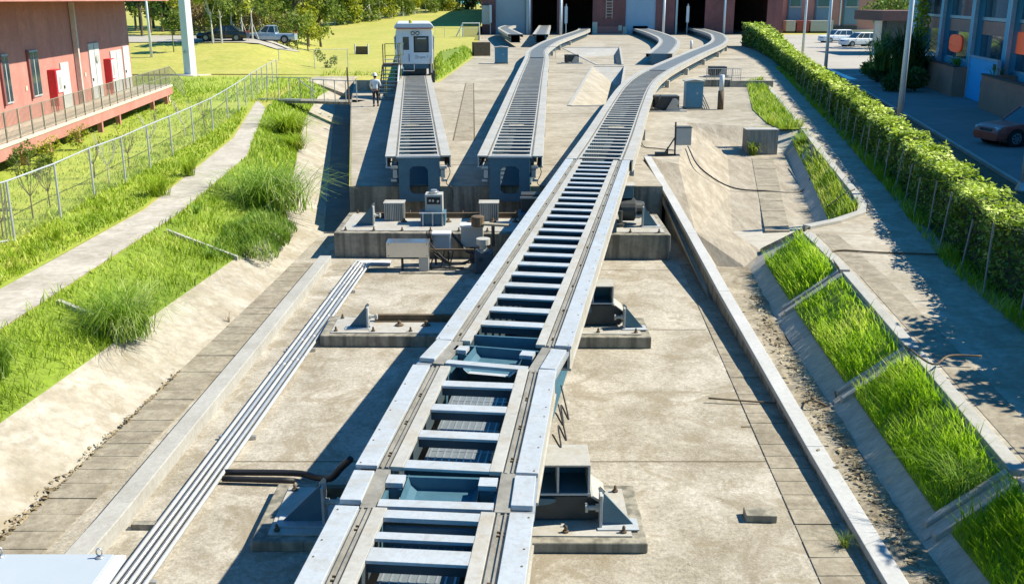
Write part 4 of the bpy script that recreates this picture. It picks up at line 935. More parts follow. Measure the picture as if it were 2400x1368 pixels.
MB().box(-1.5,-.85,28.4,28.75,.52,1.12).build('body',GREYP,t,bevel=.008); MB().box(-1.53,-.82,28.36,28.78,1.121,1.17).build('lid',WHITE,t); MB().box(-1.25,-1.1,28.5,28.65,0,.518).build('post',DARK,t)
t=thing('drive_motor','upright gear motor with crank arm beside the moving beam','motor',(-.75,27.6,0))
MB().box(-1.06,-.55,27.3,27.8,0,.62).build('gear_case',mat('dark blue gear paint',(.07,.09,.11),.5),t,bevel=.02)  # gear case in a plain dark blue
MB().lathe((-.82,27.5,.621),[(.17,0),(.17,.05),(.11,.06),(.11,.2),(.20,.205),(.20,.37),(.05,.375)],16).build('motor_cap',GREYP,t)
MB().lathe((-.9,27.299,.42),[(.06,0),(.06,-.03),(.02,-.035)],12,'Y').build('plug',DARK,t)
t=thing('crank_arm','bronze coloured crank arm with round cap lying above the gear motor','crank arm',(-1.0,28.3,1.2))
m_=MB().obox((-.55,28.15,1.25),(1.0,.2,.06),rz=R(-14)); m_.build('arm',mat('weathered bronze',(.33,.29,.2),.6,col2=(.22,.19,.12),scale=3),t,bevel=.01)
MB().lathe((-1.0,28.28,1.18),[(.19,0),(.19,.28),(.15,.30)],16).build('cap',RUST,t); MB().tube([(-.55,28.1,.62),(-.55,28.1,1.22)],.05,8).build('pin',DARK,t)
t=thing('cable_rack','dark cable rack carrying black cables from the duct box to the gear motor','cable rack',(-1.8,28.0,0))
m_=MB().box(-2.36,-1.1,27.80,27.88,.55,.60); m_.build('rail',RUST,t)
m_=MB()
for x in (-2.25,-1.95,-1.7): m_.tube([(x,27.84,.55),(x-.12,27.84,.02)],.025,6)
m_.tube([(-2.4,27.84,.04),(-1.4,27.84,.04)],.025,6); m_.build('legs',DARK,t)
for k,(zz,dy) in enumerate(((.75,.0),(.62,.06),(.5,.1))):
    MB().tube(catm3([(-2.38,27.9+dy,zz),(-1.9,27.7+dy,.3-.05*k),(-1.5,27.65+dy,.2),(-1.2,27.6+dy,.32),(-1.0,27.55+dy,.5)]),.022,6).build('cable',BLACK,t,smooth=True)
for k in range(3): MB().tube(catm3([(-2.45+.05*k,28.3,.7),(-2.5+.05*k,28.25,1.0),(-2.42+.05*k,28.15,.75)]),.02,6).build('cable_loop',BLACK,t,smooth=True)
for k in range(2): MB().tube([(-1.78,28.5+.05*k,.9),(-1.35,28.2+.05*k,.45),(-1.05,27.8,.4)],.035,6).build('cable',BLACK,t)
# ================================================================ YARD EQUIPMENT
def ray(px,py):
    dx=(px-1200)/F; dv=(py-684)/F
    return Vector((dx,math.cos(TH)-dv*math.sin(TH),-(math.sin(TH)+dv*math.cos(TH))))
def onplane(px,py,p0,n):
    d=ray(px,py); o=Vector((0,0,CH)); t=(Vector(p0)-o).dot(n)/d.dot(n); return o+d*t
rng=random.Random(11)
# piers under the guideways
def pier(x,y,rz,label):
    t=thing('guideway_pier',label,'pier',(x,y,0),'piers under the guideways'); z0=ZU if y>33.6 else 0
    MB().obox((x,y,(z0+GZ-1.46)/2+z0/2-.02),(1.7,.7,max(.12,GZ-1.46-z0+.0)),rz=rz).build('pier_block',PLINTH,t)
    for s in (-1,1):
        c=Vector((x,y,z0))+Vector((math.cos(rz),math.sin(rz),0))*s*.95
        MB().obox((c.x,c.y,z0+.25),(.3,.5,.5),rz=rz).build('bearing_block',GREYP,t,bevel=.01)
for lst,nm in ((rc,'right'),(lc,'left'),(cc,'centre')):
    L=0; nxt=14
    for a,b in zip(lst,lst[1:]):
        L+=(b-a).length
        if L>nxt and a.y<150:
            d=(b-a).normalized(); pier(a.x,a.y,math.atan2(d.y,d.x)-math.pi/2,f'low concrete pier block under the {nm} guideway'); nxt+=14
# dark machine and rails under the right guideway
def trolley2(px,py,label):
    c=P(px,py,ZU); t=thing('yard_trolley',label,'trolley',c,'yard machines beside the guideways')
    MB().box(c.x-.9,c.x+.5,c.y+.2,c.y+1.2,ZU+.15,ZU+.85).build('machine_body',DARK,t,bevel=.03)
    m_=MB().prism([(c.x-.3,c.y,ZU+.05),(c.x+.55,c.y,ZU+.05),(c.x+.1,c.y,ZU+.75)],(0,.05,0)); m_.build('guard_plate',STEELW,t)
    m_=MB().box(c.x-1.2,c.x+.9,c.y-.1,c.y+.1,ZU+.004,ZU+.06); m_.box(c.x-1.2,c.x+.9,c.y+1.2,c.y+1.35,ZU+.004,ZU+.06); m_.build('floor_rail',GALV,t)
    MB().tube(catm3([(c.x-.6,c.y+.1,ZU+.9),(c.x-.75,c.y-.05,ZU+.6),(c.x-.9,c.y,ZU+.2),(c.x-.5,c.y-.1,ZU+.1)]),.04,6).build('hose',BLACK,t)
    MB().lathe((c.x+.25,c.y+.18,ZU+.5),[(.05,0),(.22,.002),(.22,-.08),(.05,-.082)],14,'Y').build('drum',GREYP,t)
trolley2(1572,262,'dark trolley machine with pale guard plate under the right guideway beside the blue cabinet')
trolley2(1345,150,'dark trolley machine under the bend of the centre guideway')
trolley2(1690,182,'dark trolley machine in front of the railing beyond the blue cabinet')
def cabinet(px,py,w_,h_,d_,label,roof=True,col=BLUE,base=ZU):
    c=P(px,py,base); t=thing('control_cabinet',label,'cabinet',c)
    MB().box(c.x-w_/2,c.x+w_/2,c.y,c.y+d_,base+.08,base+h_).build('body',col,t,bevel=.01)
    MB().box(c.x-w_/2+.06,c.x+w_/2-.06,c.y-.012,c.y-.001,base+.14,base+h_-.06).build('door',col,t,bevel=.004)
    MB().box(c.x-w_/2-.05,c.x+w_/2+.05,c.y-.02,c.y+d_+.02,base,base+.079).build('plinth',PLINTH,t)
    MB().box(c.x+w_*.1,c.x+w_*.22,c.y-.02,c.y-.0125,base+h_*.55,base+h_*.62).build('label_plate',STEELW,t)
    if roof:
        m_=MB().prism([(c.x-w_/2-.08,c.y-.1,base+h_+.001),(c.x+w_/2+.08,c.y-.1,base+h_+.001),(c.x+w_/2+.08,c.y-.1,base+h_+.06),(c.x,c.y-.1,base+h_+.14),(c.x-w_/2-.08,c.y-.1,base+h_+.06)],(0,d_+.2,0)); m_.build('roof',STEELW,t)
    return t
BLUEC=mat('blue cabinet paint',(.09,.26,.36),.45,col2=(.075,.21,.30),scale=1.2)
cabinet(1626,256,1.0,1.55,.8,'blue grey steel cabinet with pale roof beside the right guideway',col=BLUEC)
cabinet(1175,150,1.3,1.55,.9,'blue cabinet with white roof in front of the kinked stub guideway',col=BLUEC)
c=P(1688,257,ZU); t=thing('bollard_pipe','dark steel pipe post with white upper half right of the blue cabinet','post',c)
MB().lathe(c,[(.18,0),(.18,1.05)],16).build('dark_sleeve',RUST,t,smooth=True); MB().lathe(c,[(.14,1.051),(.14,1.95),(.10,1.97)],16).build('white_pipe',WHITE,t,smooth=True)
t=thing('pipe_bundle','three dark pipes leaning down to the ground right of the blue cabinet','pipes',P(1650,245,ZU))
for k in range(3):
    a=P(1652+5*k,255,ZU+.03); MB().tube([a,a+Vector((-.35,1.8,1.2))],.035,6).build('pipe',DARK,t)
def railing(label,a,b,h,n,cat='railing',name='railing',slats=False,group=None,m=GALV,mid=True):
    a=Vector(a);b=Vector(b); t=thing(name,label,cat,a,group)
    for k in range(n+1):
        p=a.lerp(b,k/n); MB().tube([p,p+Vector((0,0,h))],.022,6).build('post',m,t)
    m_=MB().tube([a+Vector((0,0,h+.025)),b+Vector((0,0,h+.025))],.025,6)
    if mid: m_.tube([a+Vector((0,0,h*.5)),b+Vector((0,0,h*.5))],.012,6)
    m_.build('handrail',m,t)
    if slats:
        L=(b-a).length; m_=MB(); k=.12
        while k<L: p=a.lerp(b,k/L); m_.tube([p+Vector((0,0,.06)),p+Vector((0,0,h))],.011,4); k+=.14
        m_.tube([a+Vector((0,0,.05)),b+Vector((0,0,.05))],.012,4); m_.build('pickets',m,t)
    return t
railing('grey picket railing behind the trolley machine beyond the blue cabinet',P(1655,193,ZU),P(1735,193,ZU),1.0,4,slats=True)
railing('low metal railing around the hopper beside the bending centre guideway',P(1272,137,ZU),P(1302,137,ZU),1.2,2,mid=False)
t=thing('concrete_upstand','low concrete wall below the railing right of the blue cabinet','wall',P(1690,212,ZU)); a=P(1655,210,ZU);b=P(1742,215,ZU)
MB().box(a.x,b.x,a.y+2.2,a.y+2.5,ZU,ZU+.5).build('wall_body',PLINTH,t)
MB().box(b.x-.15,b.x+3.0,a.y+2.0,a.y+2.3,ZU,ZU+.45).build('wall_body',CONC2,t)
ribbed(11.75,46.7,.5,1.5,.75,1.15,'big ribbed silver metal box on the wide channel floor beside the long grass bed','ribbed boxes')
del bpy.data.objects[[o.name for o in COL.objects if o.get('label','').startswith('big ribbed')][0]]['group']
c=P(1590,365,ZU); t=thing('signal_box','small grey box on an angled steel bracket at the top of the slope','box',c)
MB().box(c.x-.12,c.x+.50,c.y,c.y+.5,ZU+.42,ZU+1.12).build('housing',GREYP,t,bevel=.015); MB().box(c.x-.14,c.x+.52,c.y-.02,c.y+.52,ZU+1.121,ZU+1.15).build('lid',DARK,t)
m_=MB().tube([(c.x-.15,c.y,ZU),(c.x-.15,c.y+.1,ZU+1.35)],.035,6); m_.tube([(c.x-.6,c.y,ZU+.05),(c.x-.15,c.y+.05,ZU+.75)],.03,6); m_.tube([(c.x-.85,c.y,ZU+.04),(c.x-.1,c.y,ZU+.04)],.04,6); m_.tube([(c.x-.45,c.y,ZU+.0),(c.x-.45,c.y,ZU+.35)],.03,6)
m_.build('bracket',DARK,t); MB().box(c.x-.95,c.x-.45,c.y-.12,c.y+.15,ZU,ZU+.14).build('foot',DARK,t)
# white posts near the workshop and the black boxes left of the stub tracks
for k,(px,y0,y1,l_) in enumerate(((1146,126,101,'left of the blue cabinet at the kinked stub guideway'),(1620,115,96,'between the two curved guideways'),(1240,80,14,'at the jamb of the pale closed door'),(1314,85,10,'between the two open black doors'),(1554,85,5,'at the jamb of the blue closed door'),(1684,80,5,'right of the third open door'))):
    c=P(px,y0,ZU); c.y=min(c.y,186.2); top=PY(px,max(y1,12),c.y).z if k<2 else 9
    o=MB().lathe(c,[(.16 if k<2 else .22,0),(.16 if k<2 else .22,top-ZU)],10).build('white_post',WHITE,smooth=True); tag(o,'slim white post standing '+l_,'post')
for px,y0,y1,l_ in ((1326,86,15,'in front of the second open door'),(1607,82,20,'in front of the third open door')):
    c=P(px,y0,ZU); c.y=min(c.y,185); t=thing('signal_post','slim pole with long white sign board '+l_,'sign',c)
    MB().tube([c,c+Vector((0,0,5.4))],.09,6).build('pole',GALV,t); MB().box(c.x-.25,c.x+.25,c.y-.15,c.y-.1,ZU+2.2,ZU+5.0).build('board',WHITE,t)
c=P(1132,131,ZU); o=MB().obox((c.x-.2,c.y,ZU+.75),(1.9,1.2,1.5),rz=R(12)).build('dark_crate',RUST,bevel=.03); tag(o,'dark brown box at the edge of the yard left of the blue cabinet','box')
# ================================================================ SERVICE CAR on the left guideway
CR=R(5.55); CU=Vector((-math.sin(CR),math.cos(CR),0)); CV=Vector((math.cos(CR),math.sin(CR),0)); C0=Vector((-6.66,69.6,GZ))
def cf(x,y,z): return C0+CV*x+CU*y+Vector((0,0,z))
def cbox(m_,x0,x1,y0,y1,z0,z1):
    return m_.add([cf(x0,y0,z0),cf(x1,y0,z0),cf(x1,y1,z0),cf(x0,y1,z0),cf(x0,y0,z1),cf(x1,y0,z1),cf(x1,y1,z1),cf(x0,y1,z1)],[(0,3,2,1),(4,5,6,7),(0,1,5,4),(1,2,6,5),(2,3,7,6),(3,0,4,7)])
CARP=mat('white car paint',(.74,.76,.78),.3,col2=(.68,.70,.72),scale=1)
car=thing('service_car','white rail service car with red roof edge standing on the left guideway','rail car',C0)
pr=[(-1.2,.78),(1.2,.78),(1.25,1.2),(1.25,2.9),(1.18,3.12),(-1.18,3.12),(-1.25,2.9),(-1.25,1.2)]
MB().prism([cf(x,.0,z) for x,z in pr],CU*7.5).build('body_shell',CARP,car,bevel=.04)
pr=[(-1.32,3.13),(1.32,3.13),(1.32,3.3),(1.12,3.48),(-1.12,3.48),(-1.32,3.3)]
MB().prism([cf(x,-.35,z) for x,z in pr],CU*8).build('roof',WHITE,car,bevel=.03)
MB().prism([cf(-1.26,-.36,3.13),cf(1.26,-.36,3.13),cf(1.26,-.36,3.19),cf(-1.26,-.36,3.19)],CU*.008).build('red_edge',REDP,car)
m_=cbox(MB(),-.86,-.28,-.03,-.002,.80,2.75); dr=m_.build('cab_door',CARP,car,bevel=.02)
cbox(MB(),-.78,-.36,-.045,-.031,1.72,2.58).build('door_window',GLASS,dr,bevel=.01)
cbox(MB(),-.40,-.36,-.06,-.031,.95,1.45).build('door_handle',DARK,dr)
cbox(MB(),-.04,.98,-.03,-.002,1.55,2.62).build('windscreen_frame',BLACK,car,bevel=.03)
ws=cbox(MB(),.05,.89,-.045,-.031,1.63,2.55).build('windscreen',GLASS,car,bevel=.02); cbox(MB(),.2,.8,-.055,-.046,2.44,2.50).build('wiper',WHITE,ws)
for x in (-.08,.24):
    h_=MB(); c=cf(x,0,2.82); h_.lathe(c,[(.12,-.001),(.14,-.10),(.11,-.105)],16,'Y'); l_=h_.build('headlight',DARK,car); MB().lathe(c,[(.095,-.107),(.085,-.115)],16,'Y').build('lens',GALV,l_)
for s in (-1,1):
    m_=MB(); m_.tube([cf(s*1.12,-.1,.2),cf(s*1.12,-.1,1.25)],.06,8); m_.tube([cf(s*1.28,-.02,.9),cf(s*1.34,-.05,2.6)],.03,6); m_.build('grab_rail',GALV,car)
    m_=cbox(MB(),s*1.1-.15,s*1.1+.15,.1,1.1,.05,.75); m_=cbox(m_,s*1.25-.12,s*1.25+.12,.3,1.6,-.5,.3); m_.build('bogie',DARK,car,bevel=.03)
    cbox(MB(),s*1.30-.03,s*1.30+.03,1.2,6.4,1.7,2.6).build('side_window',GLASS,car)
m_=cbox(MB(),-.85,.95,.05,7.2,.45,.78); m_.build('underframe',BLUE,car,bevel=.02)
m_=cbox(MB(),-.7,.8,.3,1.5,.06,.449); m_.build('traction_gear',DARK,car,bevel=.03)
m_=MB().tube([cf(-.8,-.15,.6),cf(-.8,-.3,.35),cf(-.05,-.3,.35),cf(-.05,-.15,.75)],.035,6); m_.build('step_rail',GALV,car)
m_=MB().lathe(cf(-.22,0,3.48),[(.12,0),(.12,.12),(.09,.2)],10); m_.build('beacon',mat('yellow paint',(.5,.42,.02),.5),car)
def text(body,name,size,loc,rot,m,parent):
    cu=bpy.data.curves.new(name,'FONT'); cu.body=body; cu.size=size; cu.extrude=.003; cu.align_x='CENTER'
    o=bpy.data.objects.new(name,cu); COL.objects.link(o); dg=bpy.context.evaluated_depsgraph_get(); me=bpy.data.meshes.new_from_object(o.evaluated_get(dg)); bpy.data.objects.remove(o)
    o=bpy.data.objects.new(name,me); COL.objects.link(o); me.materials.clear(); me.materials.append(m); o.parent=parent; o.location=Vector(loc)-wloc(parent); o.rotation_euler=rot; return o
lt=text('mqms 7','car_lettering',.24,cf(.55,-.012,1.16),(R(90),0,CR),mat('grey lettering',(.30,.30,.29),.6),car)
m_=MB(); ring_=[(.09,0),(.09,.004)]
m_.prism([cf(.02,-.012,1.13),cf(.20,-.012,1.13),cf(.20,-.012,1.35),cf(.02,-.012,1.35)],-CU*.003); lg=m_.build('car_emblem',mat('grey lettering',(.3,.3,.29)),car)
m_=MB(); m_.prism([cf(.045,-.018,1.155),cf(.175,-.018,1.155),cf(.175,-.018,1.325),cf(.045,-.018,1.325)],-CU*.003); m_.build('emblem_field',CARP,lg)
m_=MB(); m_.prism([cf(.07,-.024,1.20),cf(.10,-.024,1.18),cf(.16,-.024,1.27),cf(.13,-.024,1.29)],-CU*.002); m_.build('emblem_stroke',mat('grey lettering',(.3,.3,.29)),lg)
# stair with yellow hand rails beside the car
s0=P(908,236,ZU); t=thing('access_stair','steep blue stair with brown and yellow hand rails beside the white service car','stair',s0); n=9
for k in range(n):
    z=ZU+.22*(k+1); y=s0.y+.27*k
    MB().box(s0.x-.5,s0.x+.5,y,y+.26,z-.05,z).build('tread',BLUE,t)
for s in (-1,1):
    m_=MB().prism([(s0.x+s*.52,s0.y-.1,ZU),(s0.x+s*.52,s0.y+.25,ZU),(s0.x+s*.52,s0.y+2.75,ZU+2.05),(s0.x+s*.52,s0.y+2.4,ZU+2.05)],(s*.06,0,0)); m_.build('stringer',WHITE if s>0 else RUST,t)
YEL=mat('yellow green rail paint',(.26,.28,.03),.5,col2=(.2,.2,.03))
yp=s0.y+2.5; zp=ZU+2.03
MB().box(s0.x-.55,s0.x+.6,yp,yp+1.2,zp-.06,zp).build('landing',RUST,t)
for x in (-.5,.5):
    for y in (yp+.02,yp+1.15): MB().tube([(s0.x+x,y,ZU),(s0.x+x,y,zp+1.3)],.035,6).build('post',RUST if y<yp+.5 else YEL,t)
m_=MB()
for z in (zp+.55,zp+1.3):
    m_.tube([(s0.x-.5,yp+.02,z),(s0.x-.5,yp+1.15,z),(s0.x+.5,yp+1.15,z)],.03,6)
m_.build('handrail',YEL,t)
m_=MB().tube([(s0.x+.5,yp,zp+1.35),(s0.x+.85,yp-.1,zp+1.4),(s0.x+.85,yp-.1,zp+.65),(s0.x+.5,yp,zp+.65)],.03,6); m_.build('gate_loop',YEL,t)
m_=MB().tube([(s0.x-.5,yp+.02,zp+.05),(s0.x+.7,yp+.02,zp+.05)],.06,6); m_.build('cross_bar',RUST,t)
for k in range(2): MB().box(s0.x-.5,s0.x+.5,yp+.1+.5*k,yp+.4+.5*k,zp+.1+.2*k,zp+.14+.2*k).build('tread',GREYP,t)
# ================================================================ PERSON
def skin(name,jts,bones,m,parent,sub=2):
    me=bpy.data.meshes.new(name); off=wloc(parent); me.from_pydata([Vector(j[0])-off for j in jts],bones,[]); me.update(); me.materials.append(m)
    o=bpy.data.objects.new(name,me); COL.objects.link(o); o.parent=parent
    sk_=o.modifiers.new('skin','SKIN'); ly=me.skin_vertices[0] if me.skin_vertices else None
    if ly is None:
        bm=bmesh.new(); bm.from_mesh(me); bm.verts.layers.skin.verify(); bm.to_mesh(me); bm.free(); ly=me.skin_vertices[0]
    for i,j in enumerate(jts): ly.data[i].radius=j[1] if isinstance(j[1],tuple) else (j[1],j[1])
    ly.data[0].use_root=True; sk_.use_smooth_shade=True
    s_=o.modifiers.new('subsurf','SUBSURF'); s_.levels=sub; s_.render_levels=sub; return o
pf=P(881,250,ZU)
def pp(x,y,z): return (pf.x+x*1.06,pf.y+y*1.06,ZU+z*1.06)
man=thing('person','person in white long sleeved shirt, dark trousers and white helmet walking towards the blue stair','person',pf)
SKIN=mat('skin',(.42,.25,.17),.6); SHIRT=mat('white shirt cloth',(.70,.74,.76),.85,col2=(.58,.62,.65),scale=4); TROU=mat('dark trousers cloth',(.03,.035,.045),.9)
hand=lambda s,x,y,z:[((pp(x,y,z)),.03)]
J=[(pp(0,0,.95),.10),(pp(0,0,1.2),.11),(pp(0,.02,1.42),.09),(pp(0,.02,1.52),.055),(pp(0,.04,1.60),.075),(pp(0,.05,1.70),.095),(pp(0,.045,1.78),.085),
 (pp(-.18,.0,1.42),.06),(pp(-.25,.03,1.15),.042),(pp(-.22,.17,.96),.034),(pp(-.20,.22,.88),.032),
 (pp(.18,.0,1.42),.06),(pp(.27,.08,1.18),.042),(pp(.25,.30,1.12),.034),(pp(.24,.38,1.12),.032),
 (pp(-.09,0,.88),.085),(pp(-.10,.06,.50),.055),(pp(-.10,-.08,.09),.042),(pp(-.10,.05,.045),.04),
 (pp(.09,0,.88),.085),(pp(.10,.16,.52),.055),(pp(.10,.14,.09),.042),(pp(.10,.28,.045),.04)]
Bn=[(0,1),(1,2),(2,3),(3,4),(4,5),(5,6),(2,7),(7,8),(8,9),(9,10),(2,11),(11,12),(12,13),(13,14),(0,15),(15,16),(16,17),(17,18),(0,19),(19,20),(20,21),(21,22)]
n0_=len(J)
for base,dx in ((10,-1),(14,1)):       # five fingers each hand
    bx_,by_,bz_=J[base][0]
    for f in range(4): J.append(((bx_+dx*(-.02+.014*f),by_+.05,bz_-.055-.006*(f in(1,2))),.010)); Bn.append((base,len(J)-1))
    J.append(((bx_-dx*.035,by_+.03,bz_-.02),.012)); Bn.append((base,len(J)-1))
skin('body',J,Bn,SKIN,man,2)
S=[(pp(0,0,.92),(.175,.12)),(pp(0,0,1.08),(.165,.12)),(pp(0,0,1.25),(.185,.13)),(pp(0,.0,1.42),(.17,.115)),(pp(0,.01,1.50),.075),
 (pp(-.20,.0,1.42),.085),(pp(-.265,.03,1.15),.062),(pp(-.23,.16,.97),.05),(pp(.20,.0,1.42),.085),(pp(.285,.08,1.18),.062),(pp(.26,.28,1.12),.05)]
skin('shirt',S,[(0,1),(1,2),(2,3),(3,4),(3,5),(5,6),(6,7),(3,8),(8,9),(9,10)],SHIRT,man,2)
T_=[(pp(0,0,.93),(.165,.115)),(pp(-.09,0,.84),.11),(pp(-.10,.06,.50),.078),(pp(-.10,-.07,.12),.062),(pp(.09,0,.84),.11),(pp(.10,.16,.52),.078),(pp(.10,.14,.12),.062)]
skin('trousers',T_,[(0,1),(1,2),(2,3),(0,4),(4,5),(5,6)],TROU,man,2)
q=Vector(pp(0,.045,1.70)); m_=MB().lathe(q,[(.165,0),(.165,.015),(.135,.02),(.13,.07),(.105,.13),(.055,.165),(.01,.175)],20); m_.build('helmet',WHITE,man,smooth=True)
q=Vector(pp(0,.04,1.66)); hd=MB().lathe(q,[(.02,-.10),(.075,-.08),(.098,-.03),(.10,.05)],16).build('hair',BLACK,man,smooth=True)
for x,y in ((-.10,0),(.10,.22)): 
    c=Vector(pp(x,y,.045)); MB().obox((c.x,c.y-.02,ZU+.05),(.10,.28,.09)).build('shoe',BLACK,man,bevel=.03)
# ================================================================ FENCES, FOOTBRIDGE
MESHM=mat('chain link wire',(.50,.52,.46),.6,trans=.075)
def fence(label,pts,h,cat='fence',skip=(),th=.033,m=STEEL):
    t=thing('chain_link_fence',label,cat,pts[0])
    for i,p in enumerate(pts):
        MB().tube([p,p+Vector((0,0,h+.05*(i%3==0)))],th,8).build('post',m,t)
    m_=MB()
    for a,b in zip(pts,pts[1:]): m_.tube([a+Vector((0,0,h)),b+Vector((0,0,h))],th*.75,6)
    m_.build('top_rail',m,t)
    m_=MB()
    for i,(a,b) in enumerate(zip(pts,pts[1:])):
        if i in skip: continue
        m_.quad(a+Vector((0,0,.05)),b+Vector((0,0,.05)),b+Vector((0,0,h)),a+Vector((0,0,h)))
    m_.build('wire_mesh',MESHM,t)
    return t
fp=[P(x,y,ZU) for x,y in ((-60,602),(35,566),(143,512),(222,465),(295,430),(353,395),(405,366),(455,337),(500,310),(535,283),(560,262),(577,248),(592,232),(605,222),(616,212),(628,204),(640,196),(650,188))]
fence('long chain link fence with pale steel posts along the left path',fp,1.6)
b=fp[1]; m_=MB()
for k in (.10,.2): m_.tube([b+Vector((-k,0,0)),b+Vector((-k*.9,0,1.58))],.022,6)
m_.tube([b+Vector((-.9,-.75,.03)),b+Vector((0,0,.05))],.03,6)
m_.build('gate_leaf',GALV,[o for o in COL.objects if o.name=='chain_link_fence'][0])
fence('thin wire fence beyond the channel end in front of the yellow lawn',[P(655,160,ZU),P(738,163,ZU),P(816,160,ZU)],1.75)
fence('thin wire fence right of the service car below the dark lawn shadow',[P(1020,92,ZU),P(1042,96,ZU),P(1078,97,ZU),P(1122,95,ZU)],1.9)
a=P(598,234,ZU); b=P(838,240,ZU); t=thing('footbridge','pale footbridge deck with thin metal railing across the channel','footbridge',a)
d=(b-a).normalized(); n_=Vector((-d.y,d.x,0))
MB().prism([a,b,b+n_*1.4,a+n_*1.4],(0,0,-.16)).build('deck',PLINTH,t); m_=MB().prism([a-n_*.02,a+d*3.1-n_*.02,a+d*3.1-n_*.05,a-n_*.05],(0,0,.10)); m_.build('edge_beam',WHITE,t)
m_=MB()
for x in (628,655,682,706,731,737,762,787,812,837):
    p=a.lerp(b,(x-598)/240); MB().tube([p,p+Vector((0,0,1.42-.12*(x>736)))],.03,6).build('railing_post',GALV,t)
m_=MB().tube([a.lerp(b,.125)+Vector((0,0,1.42)),a.lerp(b,.57)+Vector((0,0,1.42))],.025,6); m_.tube([a.lerp(b,.57)+Vector((0,0,1.34)),b+Vector((0,0,1.28))],.03,6); m_.tube([a.lerp(b,.43)+Vector((0,0,1.4)),a.lerp(b,.59)+Vector((0,.3,.5))],.03,6); m_.build('handrail',GALV,t)
c=P(815,248,ZU); o=MB().tube([c+Vector((0,.6,0)),c+Vector((-.05,.7,2.2))],.05,6).build('steel_post',RUST); tag(o,'thin rusty post standing behind the right end of the footbridge','post')
c=P(848,128,ZU); t=thing('utility_box','small brown box with white frame standing on the yellow lawn','box',c); MB().box(c.x-.7,c.x+.7,c.y,c.y+.6,ZU,ZU+.9).build('body',RUST,t,bevel=.02); m_=MB()
for s in (-.76,.76): m_.tube([(c.x+s,c.y-.05,ZU),(c.x+s,c.y-.05,ZU+1.2)],.08,6)
m_.build('frame_post',WHITE,t)
t=thing('concrete_upstand','low concrete wall behind the footbridge under the parked service car','wall',P(860,205,ZU)); a=P(818,222,ZU)
MB().box(a.x,a.x+3.2,a.y+3,a.y+3.3,ZU,ZU+.7).build('wall_body',CONC2,t)
# ================================================================ RED BUILDING on the left
O=Vector((-18.6,38.0,0)); U=Vector((-.100,.995,0)); VN=Vector((-.995,-.100,0))
def bp(s,tt,z): return O+U*s+VN*tt+Vector((0,0,z))
def bbox(m_,s0,s1,t0,t1,z0,z1):
    return m_.add([bp(s0,t0,z0),bp(s1,t0,z0),bp(s1,t1,z0),bp(s0,t1,z0),bp(s0,t0,z1),bp(s1,t0,z1),bp(s1,t1,z1),bp(s0,t1,z1)],[(0,3,2,1),(4,5,6,7),(0,1,5,4),(1,2,6,5),(2,3,7,6),(3,0,4,7)])
ZW=2.45; WT=1.95; SE=23.3; S0=-30
bl=thing('red_building','pink red industrial building with raised railed walkway at the upper left','building',bp(0,0,ZU))
bbox(MB(),S0,SE,WT,WT+14,ZU-.1,7.6).build('wall',PINK,bl)
bbox(MB(),S0,SE+.5,-.55,WT+14.5,7.62,8.0).build('roof',PINK,bl,bevel=.02); bbox(MB(),S0,SE+.4,-.5,WT-.002,7.44,7.618).build('eave',PINK,bl)
bbox(MB(),S0,SE+1.6,0,WT-.005,ZW-.12,ZW).build('walkway_slab',CREAM,bl,bevel=.02)
bbox(MB(),S0,SE+1.55,.03,.22,ZW-.55,ZW-.121).build('walkway_fascia',PINK,bl)
bbox(MB(),SE+1.3,SE+1.6,.23,WT-.01,ZU-.1,ZW-.121).build('walkway_end_wall',CREAM,bl)
for px,py in ((67,387),(138,362),(197,333),(249,310),(294,292),(358,258),(396,244)):
    p=P(px,py,ZU); s=(p-O).dot(U); bbox(MB(),s-.11,s+.11,.04,.26,ZU-.1,ZW-.551).build('stilt',PINK,bl)
for s in (-4,-8,-12): bbox(MB(),s-.11,s+.11,.04,.26,ZU-.1,ZW-.551).build('stilt',PINK,bl)
def wq(px0,py0,px1,py1):
    a=onplane(px0,py0,bp(0,WT,0),VN); b=onplane(px1,py1,bp(0,WT,0),VN); sa,sb=sorted(((a-O).dot(U),(b-O).dot(U))); za,zb=sorted((a.z,b.z)); return sa,sb,za,zb
DOORM=mat('pale door paint',(.55,.56,.53),.5,col2=(.48,.49,.46)); FRM=mat('window frame grey',(.42,.46,.45),.5)
for (x0,y0,x1,y1) in ((-8,97,20,164),(58,86,89,152),(-80,112,-50,178)):
    s0_,s1_,z0_,z1_=wq(x0,y0,x1,y1); z0_,z1_=3.35,5.35
    f_=bbox(MB(),s0_,s1_,WT-.05,WT-.002,z0_,z1_); fo=f_.build('window_frame',FRM,bl); w2=(s1_-s0_)/2
    for k in range(2): bbox(MB(),s0_+.06+k*w2,s0_+w2*(k+1)-.05,WT-.062,WT-.051,z0_+.08,z1_-.08).build('pane',GLASS,fo)
    bbox(MB(),s0_-.2,s0_-.02,WT-.1,WT-.002,z0_-.05,z1_+.05).build('shutter_side',BRICK,bl)
for (x0,x1,zt2,two) in ((138,157,4.6,False),(209,233,5.3,True),(259,285,4.75,True),(289,303,4.9,False)):
    s0_,s1_,_,_=wq(x0,150,x1,150); d_=bbox(MB(),s0_,s1_,WT-.06,WT-.002,ZW+.02,zt2).build('door',DOORM,bl)
    if two: bbox(MB(),(s0_+s1_)/2-.02,(s0_+s1_)/2+.02,WT-.068,WT-.0605,ZW+.05,zt2-.05).build('door_gap',DARK,d_)
    bbox(MB(),s0_+.12,s0_+.2,WT-.11,WT-.0605,ZW+.95,ZW+1.1).build('door_handle',DARK,d_)
s0_,_,_,_=wq(220,108,222,112); c=bp(s0_,WT-.08,4.5); m_=MB().lathe(c,[(.2,0),(.2,.06),(.12,.07)],14,'X'); m_.build('round_vent',GREYP,bl)
